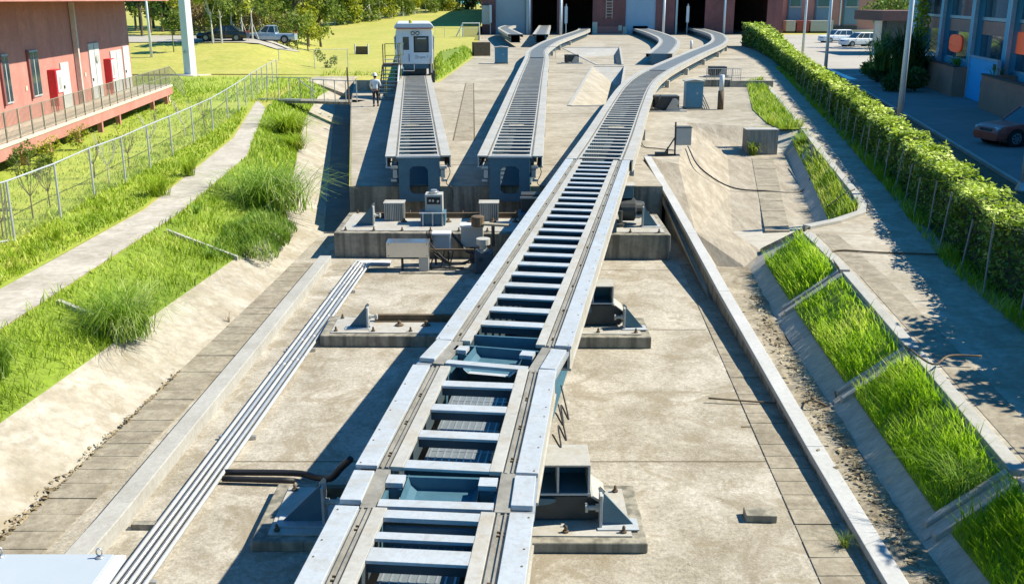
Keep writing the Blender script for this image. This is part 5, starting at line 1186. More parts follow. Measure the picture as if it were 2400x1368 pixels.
for px in (112,247):
    s0_,_,_,_=wq(px,180,px+2,180); t=thing('hose_cabinet','red fire hose cabinet with white front '+('on the wall left of the downpipe' if px<200 else 'on the wall right of the downpipe'),'fire cabinet',bp(s0_,WT-.2,ZW))
    bbox(MB(),s0_-.05,s0_+.75,WT-.36,WT-.012,ZW+.85,ZW+1.95).build('cabinet_body',REDP,t,bevel=.01)
    bbox(MB(),s0_-.052-.3+.3,s0_+.0,WT-.36,WT-.012,ZW+.3,ZW+.848).build('lower_box',REDP,t)
    bbox(MB(),s0_+.08,s0_+.72,WT-.385,WT-.362,ZW+.9,ZW+1.9).build('front_panel',WHITE,t,bevel=.01)
    bbox(MB(),s0_+.25,s0_+.58,WT-.395,WT-.386,ZW+1.05,ZW+1.6).build('front_window',GREYP,t)
    m_=MB().tube([bp(s0_+.1,WT-.2,ZW),bp(s0_+.05,WT-.2,ZW+.5)],.03,6); m_.tube([bp(s0_+.3,WT-.2,ZW),bp(s0_+.25,WT-.2,ZW+.84)],.03,6); m_.build('legs',REDP,t)
s0_,_,_,_=wq(182,200,184,202); m_=bbox(MB(),s0_-.07,s0_+.13,WT-.25,WT-.03,ZW,7.38); m_.build('downpipe',mat('pale pipe paint',(.62,.52,.46),.5),bl)
for px in (57,200,307): 
    s1_,_,_,_=wq(px,190,px+1,190); bbox(MB(),s1_,s1_+.2,WT-.03,WT-.002,ZW+1.25,ZW+1.45).build('wall_box',CREAM,bl)
# walkway railing: posts, rails and dense pickets
MR=mat('grey railing steel',(.30,.285,.22),.5)
rl=thing('walkway_railing','long grey picket railing along the raised walkway of the red building','railing',bp(0,.1,ZW)); s=-12
m_=MB(); 
while s<=SE+1.5:
    bbox(MB(),s-.025,s+.025,.08,.13,ZW,ZW+1.12).build('post',MR,rl); s+=1.32
for z in (.12,.55,1.12): bbox(m_,-12,SE+1.5,.09,.12,ZW+z-.025,ZW+z)
m_.build('rails',MR,rl); m_=MB(); s=-12
while s<SE+1.5: bbox(m_,s-.010,s+.010,.10,.112,ZW+.12,ZW+1.1); s+=.115
m_.build('pickets',MR,rl)
m_=MB(); a=bp(SE+1.5,.1,ZW); 
for k in range(14):
    f=k/13; q=a+U*2.2*f+VN*(-.3)*f; z=-1.05*f; m_.tube([q+Vector((0,0,z+.1)),q+Vector((0,0,z+1.1))],.014,4)
m_.tube([a+Vector((0,0,1.1)),a+U*2.2-VN*.3+Vector((0,0,.05))],.025,6); m_.build('ramp_rail',MR,rl)
# pillar, lamp posts on the left
c=P(447,176,ZU); t=thing('white_pillar','thick square white concrete pillar on the lawn behind the walkway end','pillar',c)
m_=MB(); V=[]
for z,w_ in ((ZU,.37),(16,.30)):
    for x,y in ((-1,-1),(1,-1),(1,1),(-1,1)): v=Matrix.Rotation(R(-25),3,'Z')@Vector((x*w_,y*w_,0)); V.append((c.x+v.x,c.y+v.y,z))
m_.add(V,[(0,3,2,1),(4,5,6,7),(0,1,5,4),(1,2,6,5),(2,3,7,6),(3,0,4,7)]); m_.build('shaft',WHITE,t,bevel=.03)
MB().obox((c.x,c.y,ZU+.02),(2.8,2.4,.06),rz=R(-25)).build('base_slab',CREAM,t); MB().lathe((c.x-.22,c.y-.44,ZU+1.9),[(.12,0),(.12,-.03)],12,'Y').build('dark_hole',GREYP,t)
def lamp(c,label,h=9,r=.13):
    t=thing('lamp_post',label,'lamp post',c); MB().tube([c,c+Vector((0,0,h))],r,12,r1=r*.7).build('pole',WHITE,t,smooth=True)
    MB().lathe(c,[(r*2,0),(r*2,.05),(r*1.2,.3)],12).build('base',GALV,t)
    m_=MB().tube([c+Vector((0,0,h)),c+Vector((.5,0,h+.4)),c+Vector((1.6,0,h+.5))],.05,6); m_.build('arm',WHITE,t); MB().box(c.x+1.3,c.x+2.1,c.y-.15,c.y+.15,h+c.z+.40,h+c.z+.5).build('lamp_head',GREYP,t)
lamp(P(358,160,ZU),'slim white lamp post on the lawn just left of the thick white pillar')
lamp(P(2105,302,ZU),'tall white lamp post behind the hedge, closest to the planter wall',r=.15)
lamp(P(1933,180,ZU),'white lamp post behind the hedge in front of the parked white cars',r=.15)
lamp(P(1880,138,ZU),'farthest white lamp post behind the hedge near the red building',r=.15)
lamp(P(2397,448,ZU),'shaded lamp post at the right edge of the picture behind the hedge',r=.13)
# ================================================================ WORKSHOP at the end of the yard
YW=187.6
def wx(px): return PY(px,80,YW).x
ws_=thing('workshop','dark red workshop hall with tall doors at the end of the yard','building',(18,YW,ZU))
def wbox(name,x0,x1,z0,z1,m,d0=0,d1=.3,parent=None): return MB().box(x0,x1,YW-d0,YW+d1,z0,z1).build(name,m,parent or ws_)
ED=[1130,1162,1232,1247,1305,1320,1388,1465,1535,1580,1650,1718,1795,1830]
HW=13; DT=9.5
xs=[wx(e) for e in ED]
for a,b in ((0,1),(2,3),(4,5),(6,7),(8,9),(10,11),(12,13)): wbox('front_wall',xs[a],xs[b],ZU-.1,HW,BRICK,0,.5)
for a,b in ((1,2),(3,4),(5,6),(7,8),(9,10),(11,12)): wbox('lintel',xs[a],xs[b],DT,HW,BRICK,0,.5)
wbox('closed_door',xs[1],xs[2],ZU,DT,mat('pale roller door',(.34,.37,.39),.5,col2=(.29,.32,.34),scale=.3),-.2,.3)
# blue door with a slot for the guideway
bd=mat('blue roller door',(.33,.41,.50),.5,col2=(.28,.36,.44),scale=.3)
gx0,gx1=wx(1483),wx(1518)
m_=MB().box(xs[7],xs[8],YW+.2,YW+.3,2.9,DT); m_.box(xs[7],gx0,YW+.2,YW+.3,ZU,2.9); m_.box(gx1,xs[8],YW+.2,YW+.3,ZU,2.9); m_.build('closed_door',bd,ws_)
m_=MB().box(xs[0],xs[0]+.4,YW+.5,YW+60,ZU,HW); m_.box(xs[13]-.4,xs[13],YW+.5,YW+60,ZU,HW); m_.box(xs[0],xs[13],YW+60,YW+60.4,ZU,HW); m_.build('side_wall',BRICK,ws_)
MB().box(xs[0]-.5,xs[13]+.5,YW-1.2,YW+61,HW+.01,HW+.4).build('roof',GREYP,ws_)
MB().box(xs[0]+.41,xs[13]-.41,YW+.51,YW+59.9,ZU-.02,ZU+.05).build('hall_floor',ASPH,ws_)
m_=MB()
for k,x in ((2,xs[2]),(3,xs[5]-.6),(9,xs[9])): m_.box(x+.1,x+.45,YW-.15,YW-.01,ZU,DT)
m_.build('door_guides',GALV,ws_)
wbox('wall_base',xs[6],xs[7],ZU,ZU+1.4,mat('red painted wall base',(.40,.14,.12),.8,col2=(.33,.12,.09)),.02,-.003); wbox('corner_guard',xs[6],xs[6]+.9,ZU,ZU+2.2,CREAM,.05,-.021); wbox('corner_guard',xs[7]-.4,xs[7]+.3,ZU,ZU+1.4,CREAM,.05,-.021)
MB().box(xs[6]-.3,xs[7]+.2,YW-1.6,YW-.06,ZU+.001,ZU+.12).build('step',CREAM,ws_)
wbox('meter_box',wx(1449),wx(1457),ZU+.7,ZU+1.6,CREAM,.12,-.021)
t=thing('wall_ladder','pale steel wall ladder with safety cage on the red workshop wall','ladder',(wx(1425),YW-.3,4.5))
m_=MB(); x0,x1=wx(1419),wx(1433)
for x in (x0,x1): m_.tube([(x,YW-.3,4.2),(x,YW-.3,HW)],.06,6)
m_.build('stiles',CREAM,t); m_=MB(); z=4.6
while z<HW: m_.tube([(x0,YW-.3,z),(x1,YW-.3,z)],.045,6); z+=.5
m_.build('rungs',CREAM,t); m_=MB()
for k in range(8): z=5.2+k; m_.tube([(x0,YW-.3,z),(x0-.1,YW-.9,z),((x0+x1)/2,YW-1.1,z),(x1+.1,YW-.9,z),(x1,YW-.3,z)],.04,6)
m_.build('cage',CREAM,t)
t=thing('wall_unit','grey frame unit with white panel on the left corner of the workshop','equipment',(wx(1140),YW-.6,3)); MB().box(wx(1130),wx(1150),YW-.8,YW-.1,3.2,6.5).build('frame',GREYP,t); MB().box(wx(1148),wx(1153),YW-1.2,YW-.82,3.5,6.6).build('panel',WHITE,t); MB().box(wx(1149),wx(1150.5),YW-1.1,YW-.9,ZU,3.5).build('leg',GALV,t)
t=thing('goal_frame','white tubular gate frame with dark net left of the workshop','gate',P(1100,95,ZU)); a=P(1085,95,ZU); b=P(1124,95,ZU)
m_=MB().tube([a,a+Vector((0,0,2.6)),b+Vector((0,0,2.6)),b],.12,6); m_.tube([a+Vector((0,0,2.6)),a+Vector((-1.3,.5,.1))],.1,6); m_.build('frame',WHITE,t); m_=MB().quad(a+Vector((0,.1,.0)),b+Vector((0,.1,0)),b+Vector((0,.1,2.5)),a+Vector((0,.1,2.5))); m_.build('net',mat('dark net',(.05,.07,.05),.9,trans=.5),t)
# red building right of the workshop with blue windows
YR=200; rbx=thing('red_building','pale red building with three columns of blue windows behind the parked white cars','building',(70,YR,ZU))
def rx(px): return PY(px,60,YR).x
RW=mat('pale red render',(.44,.22,.185),.85,col2=(.36,.175,.145),scale=.3)
MB().box(rx(1822),rx(2052),YR,YR+14,ZU-.1,13).build('wall',RW,rbx); MB().box(rx(1800),rx(2060),YR-.6,YR+14.4,13.01,13.4).build('roof',GREYP,rbx)
for a,b in ((1846,1875),(1910,1942),(1976,2007)):
    f_=MB().box(rx(a),rx(b),YR-.06,YR-.003,2.9,8.5).build('window',mat('blue window panel',(.13,.22,.30),.3,col2=(.1,.17,.24)),rbx)
    MB().box(rx(a)+.3,rx(b)-.3,YR-.1,YR-.061,6.3,8.4).build('pane',GLASS,f_); MB().box(rx(a),rx(b),YR-.25,YR-.061,6.05,6.28).build('sill',STEELW,f_)
    MB().box(rx(a)-.3,rx(a)-.02,YR-.3,YR-.002,2.5,8.6).build('reveal',BLUE,rbx)
MB().box(rx(1842),rx(2007),YR-.5,YR-.002,1.9,2.6).build('plinth_band',DARK,rbx); MB().box(rx(1815),rx(2052),YR-1.0,YR-.0,ZU,1.89).build('base_ledge',CREAM,rbx)
MB().box(rx(1965)-.0,rx(1968),YR-.2,YR-.003,2.7,12.9).build('downpipe',WHITE,rbx)
for k,(a,b,m__,l_) in enumerate(((1836,1858,GREYP,'pale grey container left of the red one under the red building'),(1861,1890,mat('red container paint',(.30,.06,.05),.6),'dark red container with white stripe under the red building'),(1893,1945,GREYP,'long pale grey container under the red building right of the red one'))):
    t=thing('container',l_,'container',(rx(a),YR-3,ZU)); x0,x1=rx(a)*.985,rx(b)*.985
    MB().box(x0,x1,YR-5,YR-2.6,ZU+.35,ZU+2.3).build('box',m__,t,bevel=.03); m_=MB(); n=int((x1-x0)/.5)
    for q in range(n): m_.box(x0+.15+q*.5,x0+.35+q*.5,YR-5.04,YR-5.002,ZU+.5,ZU+2.15)
    m_.build('corrugation',m__,t); MB().box(x0+.1,x1-.1,YR-4.8,YR-2.8,ZU,ZU+.348).build('skid',RUST,t)
# ================================================================ BLUE GLAZED BUILDING on the right, in its own shade
OB=Vector((28.4,61.0,0)); UB=Vector((.187,.982,0)); VB=Vector((.982,-.187,0))
def rp(s,tt,z): return OB+UB*s+VB*tt+Vector((0,0,z))
def rbox(m_,s0,s1,t0,t1,z0,z1): return m_.add([rp(s0,t0,z0),rp(s1,t0,z0),rp(s1,t1,z0),rp(s0,t1,z0),rp(s0,t0,z1),rp(s1,t0,z1),rp(s1,t1,z1),rp(s0,t1,z1)],[(0,3,2,1),(4,5,6,7),(0,1,5,4),(1,2,6,5),(2,3,7,6),(3,0,4,7)])
BW=mat('blue cladding',(.10,.40,.60),.4,col2=(.08,.34,.52),scale=.4); BG=mat('blue tinted glass',(.06,.10,.13),.06,col2=(.04,.075,.1),scale=.3,spec=.9)
bb=thing('glazed_building','blue clad building with tall glazing and columns standing in shade at the upper right','building',rp(0,0,ZU))
SA,SB=-44,34; HB_=8.6
def rs(px,py=150,tt=1.2): 
    p=onplane(px,py,rp(0,tt,0),VB); return (p-OB).dot(UB)
rbox(MB(),SA,SB,1.6,16,ZU-.1,HB_).build('core_wall',BW,bb); rbox(MB(),SA-.3,SB+.3,-.2,16.4,HB_+.01,HB_+.5).build('roof',GREYP,bb)
cols=[rs(p) for p in (2362,2277,2203,2143)]
step=(cols[-1]-cols[0])/3; cs=[cols[0]+step*k for k in range(-8,5)]
cs=sorted(cs[:8]+cols+[cols[-1]+step])
for s in cs:
    if SA<s<SB: rbox(MB(),s-.45,s+.45,.9,1.598,ZU,HB_).build('column',BW,bb,bevel=.02); rbox(MB(),s-.62,s-.48,.86,1.1,ZU,HB_).build('downpipe',mat('pale blue pipe',(.36,.46,.56),.4),bb)
for a,b in zip(cs,cs[1:]):
    if a<SA or b>SB: continue
    m_=rbox(MB(),a+.46,b-.46,1.50,1.597,3.4,HB_); gl=m_.build('glazing',BG,bb)
    m_=rbox(MB(),a+.46,b-.46,1.42,1.499,6.2,6.4); m_=rbox(m_,a+.46,b-.46,1.44,1.499,3.4,3.5); m_.build('transom',mat('pale frame',(.5,.55,.58),.5),gl)
    rbox(MB(),a+.46,b-.46,1.3,1.595,ZU+.7,3.398).build('spandrel',mat('blue spandrel',(.16,.42,.56),.45,col2=(.14,.37,.50)),bb)
    rbox(MB(),a+.6,b-.6,1.46,1.498,5.3,6.15).build('blind_band',mat('faded red blind',(.55,.25,.19),.8),gl)
REDS=mat('emissive orange sign',(.9,.17,.06),.6,col2=(.8,.12,.045)); _b=REDS.node_tree.nodes['Principled BSDF']; _b.inputs['Emission Color'].default_value=(1,.16,.05,1); _b.inputs['Emission Strength'].default_value=.10  # weak emission added to brighten the sign colour
for px,l_ in ((2238,'blurred orange red oval sign in the window left of the blue gate'),(2392,'orange red oval sign in the window at the right picture edge')):
    c=onplane(px,102,rp(0,1.40,0),VB); m_=MB(); pts=[]
    for k in range(20):
        a=2*math.pi*k/20; pts.append(c+UB*(1.9*math.copysign(abs(math.cos(a))**.6,math.cos(a)))+Vector((0,0,.62*math.copysign(abs(math.sin(a))**.6,math.sin(a)))))
    m_.prism(pts,VB*.06); o=m_.build('oval_sign',REDS); tag(o,l_,'sign')
a=onplane(2266,200,rp(0,.3,0),VB); b=onplane(2335,200,rp(0,.3,0),VB); sa,sb=sorted(((a-OB).dot(UB),(b-OB).dot(UB)))
t=thing('entrance_gate','bright blue panelled gate between the two brown planter walls','gate',rp((sa+sb)/2,.3,ZU)); GB=mat('bright blue paint',(.03,.45,.85),.4,col2=(.025,.40,.78))
rbox(MB(),sa+.1,sb-.1,.3,.38,ZU+.02,ZU+2.6).build('panel',GB,t); m_=rbox(MB(),sb-.14,sb+.02,.2,.42,ZU,ZU+2.7); m_=rbox(m_,sa-.02,sa+.12,.2,.42,ZU,ZU+2.7); m_=rbox(m_,sa+.1,sb-.12,.22,.40,ZU+2.61,ZU+2.72); m_.build('frame',mat('pale blue pipe',(.36,.46,.56)),t)
m_=rbox(MB(),sa+.5,sa+1.2,.285,.298,ZU+2.1,ZU+2.45); m_.build('notice',DARK,t); rbox(MB(),(sa+sb)/2-.05,(sa+sb)/2+.05,.27,.298,ZU+.9,ZU+1.3).build('handle',DARK,t)
PLM=mat('brown planter render',(.52,.20,.13),.85,col2=(.38,.145,.095),scale=.6)
for s0_,s1_,l_ in ((sb+.15,sb+14,'long brown planter wall left of the bright blue gate'),(sa-12,sa-.15,'brown planter wall right of the bright blue gate behind the parked car')):
    t=thing('planter_wall',l_,'planter',rp((s0_+s1_)/2,.2,ZU)); m_=rbox(MB(),s0_,s1_,-.6,-.35,ZU-.02,ZU+1.9); m_=rbox(m_,s0_,s0_+.25,-.349,1.25,ZU-.02,ZU+1.9); m_=rbox(m_,s1_-.25,s1_,-.349,1.25,ZU-.02,ZU+1.9); m_.build('wall_face',PLM,t); rbox(MB(),s0_+.251,s1_-.251,-.349,1.29,ZU,ZU+1.6).build('soil',SOIL,t)
    m_=rbox(MB(),s0_-.05,s1_+.05,-.65,-.3,ZU+1.901,ZU+1.98); m_.build('coping',DARK,t)
# low brown roofed hut beyond
hx=onplane(2055,30,(0,118,0),Vector((0,1,0))); t=thing('brown_hut','low dark hut with brown flat roof behind the agave','hut',(hx.x+5,120,ZU)); x0=P(2062,112,ZU).x*1.0
a=PY(2075,90,118); b=PY(2150,90,118); MB().box(a.x,b.x+6,118,122,ZU-.05,5.2).build('wall',mat('dark hut wall',(.07,.08,.08),.8),t); MB().box(a.x-1.0,b.x+6.5,116.8,126.5,5.21,6.3).build('roof',mat('brown roof',(.17,.085,.07),.8,col2=(.12,.06,.05)),t)
MB().box(a.x-1.5,a.x-.7,117.5,117.9,ZU,5.2).build('pillar',CREAM,t)
# ================================================================ VEHICLES
TYRE=mat('tyre rubber',(.018,.018,.018),.8); RIM=mat('alloy rim',(.45,.46,.47),.3,metal=.7); LENS=mat('headlight glass',(.6,.62,.63),.1,spec=.8); TAIL=mat('tail light red',(.4,.02,.02),.2)
def car_at(name,label,pos,rz,paint,L=4.6,W=1.85,H=1.7,kind='suv',group=None,cat='car'):
    t=thing(name,label,cat,(0,0,0),group); w_=W/2; r=.36 if kind!='sedan' else .32; zb=.24
    belt=H*.60 if kind!='sedan' else H*.62
    if kind=='pickup': prof=[(-.5,.52*H),(-.14,.53*H),(-.13,belt),(.17,belt),(.24,belt*.96),(.44,.55*H),(.5,.42*H)]
    elif kind=='sedan': prof=[(-.5,.52*H),(-.46,.60*H),(-.30,belt),(.17,belt),(.30,.57*H),(.46,.50*H),(.5,.38*H)]
    else: prof=[(-.5,.5*H),(-.485,belt),(.17,belt),(.24,belt*.99),(.42,.55*H),(.485,.48*H),(.5,.36*H)]
    m_=MB(); V=[];k=len(prof)
    for u,zt_ in prof:
        x=u*L; e=.90 if abs(u)>.45 else 1.0
        for f,z in ((.86,zb),(.97,zb+.12),(1.0,zb+(zt_-zb)*.55),(.97,zt_-.06),(.88,zt_),(-.88,zt_),(-.97,zt_-.06),(-1.0,zb+(zt_-zb)*.55),(-.97,zb+.12),(-.86,zb)): V.append((x,f*w_*e,z))
    n=10; Fc=[(i*n+j,i*n+(j+1)%n,(i+1)*n+(j+1)%n,(i+1)*n+j) for i in range(k-1) for j in range(n)]+[tuple(range(n))[::-1],tuple((k-1)*n+j for j in range(n))]
    m_.add(V,Fc); body=m_.build('body',paint,t,bevel=.03,smooth=False)
    if kind=='pickup': xb=(-.12,.20,-.10,.07)
    elif kind=='sedan': xb=(-.36,.19,-.22,.04)
    else: xb=(-.475,.20,-.42,.04)
    b0,b1,r0,r1=[u*L for u in xb]; wb,wt=w_*.90,w_*.74; zt2=H-.06
    MB().add([(b0,-wb,belt-.01),(b1,-wb,belt-.01),(b1,wb,belt-.01),(b0,wb,belt-.01),(r0,-wt,zt2),(r1,-wt,zt2),(r1,wt,zt2),(r0,wt,zt2)],[(0,3,2,1),(4,5,6,7),(0,1,5,4),(1,2,6,5),(2,3,7,6),(3,0,4,7)]).build('glasshouse',GLASS,t,bevel=.03)
    MB().add([(r0-.05,-wt-.03,zt2-.03),(r1+.05,-wt-.03,zt2-.03),(r1+.05,wt+.03,zt2-.03),(r0-.05,wt+.03,zt2-.03),(r0+.1,-wt+.1,H),(r1-.1,-wt+.1,H),(r1-.1,wt-.1,H),(r0+.1,wt-.1,H)],[(0,3,2,1),(4,5,6,7),(0,1,5,4),(1,2,6,5),(2,3,7,6),(3,0,4,7)]).build('roof',paint,t,bevel=.02)
    m_=MB()
    for s in (-1,1):
        for u,v in ((b1,r1),(b0,r0)): m_.tube([(u,s*(wb+.005),belt-.02),(v,s*(wt+.01),zt2)],.045,6)
        for f in ((.38,.72) if kind=='suv' else (.5,)):
            m_.tube([(b0+(b1-b0)*f,s*(wb+.005),belt-.02),(r0+(r1-r0)*f,s*(wt+.01),zt2)],.035,6)
    m_.build('pillars',paint,t)
    for sx in (.31,-.30):
        for s in (-1,1):
            c=(sx*L,s*(w_-.10),r); m_=MB().lathe((sx*L,0,r),[(r+.07,s*(w_*.5)),(r+.07,s*(w_+.005)),(r*.2,s*(w_+.006))],20,'Y'); m_.build('wheel_arch',BLACK,t)
            wl=MB().lathe((sx*L,0,r),[(r*.6,s*(w_-.2)),(r,s*(w_-.18)),(r,s*(w_+.01)),(r*.66,s*(w_+.03))],20,'Y').build('wheel',TYRE,t,smooth=False)
            m_=MB().lathe((sx*L,0,r),[(r*.66,s*(w_+.0)),(r*.64,s*(w_+.032)),(r*.54,s*(w_+.034)),(r*.50,s*(w_+.01))],20,'Y')
            for q in range(7):
                a=q*2*math.pi/7; m_.obox((sx*L+math.cos(a)*r*.3,s*(w_+.025),r+math.sin(a)*r*.3),(r*.55,.02,.05),ry=-a)
            m_.build('rim',RIM,wl)
    for s in (-1,1):
        zf=.46*H; MB().obox((.468*L,s*w_*.66,zf),(.16,.36,.14),rz=-s*.35).build('headlight',LENS,t,bevel=.03)
        MB().obox((-.492*L,s*w_*.74,.55*H),(.06,.24,.30)).build('tail_light',TAIL,t,bevel=.02)
        MB().obox((b1-.25,s*(w_+.06),belt+.06),(.12,.18,.12)).build('mirror',paint,t,bevel=.03)
        m_=MB().obox((.0*L,s*(w_+.0),.52*H),(.16,.025,.03)); m_.obox((-.2*L,s*(w_+.0),.52*H),(.16,.025,.03)); m_.build('door_handle',paint,t)
    MB().obox((.492*L,0,.40*H),(.05,w_*.9,.18)).build('grille',DARK,t,bevel=.02); MB().obox((.49*L,0,.22*H),(.08,w_*1.6,.14)).build('bumper',DARK if kind!='sedan' else paint,t,bevel=.03)
    MB().obox((0,0,zb+.02),(L*.86,W*.97,.10)).build('sill_trim',DARK,t)
    t.location=Vector(pos); t.rotation_euler=(0,0,rz); return t
WP=mat('white car paint',(.74,.76,.78),.3); BP_=mat('black car paint',(.012,.014,.016),.2,spec=.7); SP=mat('silver blue car paint',(.34,.42,.50),.25,metal=.3); RP=mat('dark red brown car paint',(.42,.08,.06),.3,spec=.5)
car_at('parked_car','white parked car standing farther back near the grey containers',P(1958,100,ZU),R(196),WP,L=5.0,W=2.0,H=1.85,group='parked white cars')
car_at('parked_car','white parked car in front of the other white one beside the agave',P(2010,109,ZU),R(196),WP,L=5.0,W=2.0,H=1.85,group='parked white cars')
fw=Vector((math.cos(R(191)),math.sin(R(191)),0)); wpt=P(2367,346,ZU)
car_at('parked_car','dark red brown car parked in the shade at the right picture edge',wpt-fw*1.42+Vector((.05,.9,.012)),R(191),RP,L=4.6,W=1.85,H=1.62)
c=PY(522,90,104); car_at('parked_car','black car parked behind the limewashed young trees',(c.x,104.2,zt(c.x,104.2)+.05),R(183),BP_,L=5.0,W=1.85,H=1.5,kind='sedan')
c=PY(634,80,109); car_at('pickup_truck','silver blue pickup truck parked behind the young trees right of the black car',(c.x,109,zt(c.x,109)+.05),R(181),SP,L=5.4,W=1.9,H=1.8,kind='pickup',cat='pickup truck')
# ================================================================ PLANTS
def arcs(c,r,h,n,wd,rng,spread=.18,up=.15):
    """arching blades fountaining from one foot: 4 segments each"""
    az=rng.uniform(0,2*np.pi,n); L=rng.uniform(.45,1.0,n); lean=rng.uniform(up,1,n)
    B=np.array(c)+np.stack([rng.normal(0,spread*r,n),rng.normal(0,spread*r,n),np.zeros(n)],1)
    d=np.stack([np.cos(az),np.sin(az),np.zeros(n)],1); s=np.stack([-np.sin(az),np.cos(az),np.zeros(n)],1)
    V=[]; K=5
    for k in range(K):
        t=k/(K-1); hor=(r*lean*L)*(t**1.4)*1.15; ver=h*L*(1.6*t-.62*t**3*(0.5+lean*1.25))
        p=B+d*hor[:,None]+np.array([0,0,1.])*ver[:,None]; ww=wd*(1-t*.85)
        V+=[p-s*ww/2,p+s*ww/2]
    V=np.stack(V,1).reshape(-1,3); i=(np.arange(n)*2*K)[:,None]
    Q=np.concatenate([i+np.array([2*k,2*k+1,2*k+3,2*k+2]) for k in range(K-1)],0); return V,Q
def clump(label,c,r,h,n,wd=.02,m=CLUMP,seed=0,name='grass_clump',cat='plant',group=None,spread=.18):
    g=np.random.default_rng(seed); V,Q=arcs((0,0,0),r*1.45,h,n,wd,g,spread*.5,.35); o=npmesh(name,V,Q,m); o.location=c; return tag(o,label,cat,group)
def bankpt(px,py):
    """point on the left bank slope seen at this photo position"""
    for z in np.linspace(ZU,0,120):
        p=P(px,py,z); a,b=LB(p.y),LT(p.y)
        zs=a.z+(b.z-a.z)*max(0,min(1,(p.x-a.x)/(b.x-a.x)))
        if zs>=z-.01: return Vector((p.x,p.y,zs))
    return p
clump('largest arching grass clump high on the left bank beside the dark channel',bankpt(640,492),1.95,1.75,1000,.034,seed=1,spread=.3)
clump('rounded bright grass clump in the lower left hanging over the bare concrete',bankpt(287,785),1.15,1.15,1000,.019,seed=2,spread=.3)
clump('bright yellow green clump at the top of the left bank below the footbridge',bankpt(678,318),1.9,1.4,520,.05,seed=3,m=GRASS)
clump('second yellow green clump on the left bank just below the topmost one',bankpt(690,350),1.2,.9,400,.035,seed=13,m=GRASS)
clump('arching grass clump cut by the left edge of the picture',bankpt(2,880),.55,.9,400,.011,seed=4)
clump('small grass tuft on the left bank above the half buried kerb',bankpt(460,500),.35,.45,70,.018,seed=5)
clump('grass tuft growing over the middle kerb strip on the left bank',bankpt(495,605),.4,.45,110,.018,seed=6)
clump('yellow green tuft between the fence and the left path',P(445,412,ZU),.6,.85,170,.025,seed=7,m=GRASS)
clump('wide tall tuft with dry straws along the fence',P(375,458,ZU),.8,.85,220,.022,seed=8,m=GRASS)
clump('thin tuft with dry straws at the foot of the second fence post',P(133,562,ZU),.5,.6,70,.016,seed=9,m=GRASS)
clump('dry tuft of straws at the lower left corner of the slab strip',Vector((-7.85,10.3,.05)),.35,.35,45,.01,seed=10,m=LEAFB)
clump('small weed on the right slab strip beside the cable trough',P(1978,1278,.03),.24,.22,110,.007,seed=11,m=LEAF1)
clump('long arching pale grass tuft in the right bed',onslope(12.9,.55),.75,.65,170,.012,seed=12)
clump('broad leaved plant at the foot of the big ribbed metal box',P(1765,364,.5),.55,.75,45,.09,seed=14,m=LEAF1)
clump('pale tuft at the near end of the long bed beside the wide channel',P(1880,345,1.0),.7,.8,140,.022,seed=15)
clump('thin dry stalks in the joint of the slab strip on the left',P(535,755,.02),.15,.32,14,.012,seed=16,m=LEAFB)
# dense rounded ground cover bush
g=np.random.default_rng(21); c=bankpt(600,575); n=7500
u=g.normal(size=(n,3)); u/=np.linalg.norm(u,axis=1)[:,None]; u[:,2]=np.abs(u[:,2]); f_=1+.16*np.sin(u[:,0]*5+u[:,1]*3)+.12*np.sin(u[:,1]*7+2)+.10*np.sin(u[:,0]*11+u[:,2]*6)
p=np.array(c)+np.array([-.35,.6,-.10])+u*np.array([1.4,2.3,.55])*f_[:,None]
V,Q=blade_arrays(p,.10+.20*g.random(n)**2,.02,.8); o=npmesh('shrub',V,Q,leafmat('bush blades',(.06,.15,.015),(.22,.36,.03),(.42,.50,.14))); tag(o,'dense rounded green bush bulging over the bare concrete on the left bank','shrub')
m_=MB(); V=[];Fq=[]
# bare saplings behind the fence
def sapling(label,c,h,leafy,seed):
    g=random.Random(seed); t=thing('sapling',label,'young tree',c,None); m_=MB(); tips=[]
    m_.tube([c,c+Vector((g.uniform(-.03,.03),0,h*.38))],.025,6,r1=.018); top=c+Vector((0,0,h*.34))
    for k in range(9):
        a=g.uniform(0,6.28); e=top+Vector((math.cos(a)*h*.2,math.sin(a)*h*.2,h*g.uniform(.35,.66))); m_.tube([top,top.lerp(e,.4)+Vector((math.cos(a)*.08,math.sin(a)*.08,0)),e],.010,5,r1=.004); tips.append(e)
        for q in range(2): e2=e+Vector((g.uniform(-.12,.12),g.uniform(-.12,.12),g.uniform(.05,.2))); s_=top.lerp(e,.6); m_.tube([s_,e2],.006,4,r1=.003); tips.append(e2)
    m_.build('branches',BARK if leafy!=2 else LIME,t)
    if leafy: V,Q=leaves(tips,[(.13,.13,.16)]*len(tips),520 if leafy==1 else 60,.075,np.random.default_rng(seed)); npmesh('leaves',V,Q,LEAF1,t)
for k,(px,py,h,lf,l_) in enumerate(((78,512,1.9,1,'leafy sapling with pale stem nearest the left picture edge'),(118,487,1.45,1,'smaller leafy sapling right behind the nearest one'),(222,418,1.5,0,'thin bare sapling close to the third fence post'),(256,430,1.75,2,'bare many branched sapling with a clear single stem behind the fence'),(302,393,1.6,0,'bare upright sapling in front of the fourth walkway stilt'),(356,356,1.7,2,'bare sapling behind the fence below the middle of the walkway'),(433,322,1.7,2,'bare sapling standing clear on the lawn before the walkway end'),(480,300,1.6,0,'farthest bare sapling behind the fence'),(8,560,1.3,0,'bare shrub behind the gate leaf at the left edge'))):
    sapling(l_,P(px,py,ZU),h,lf,50+k)
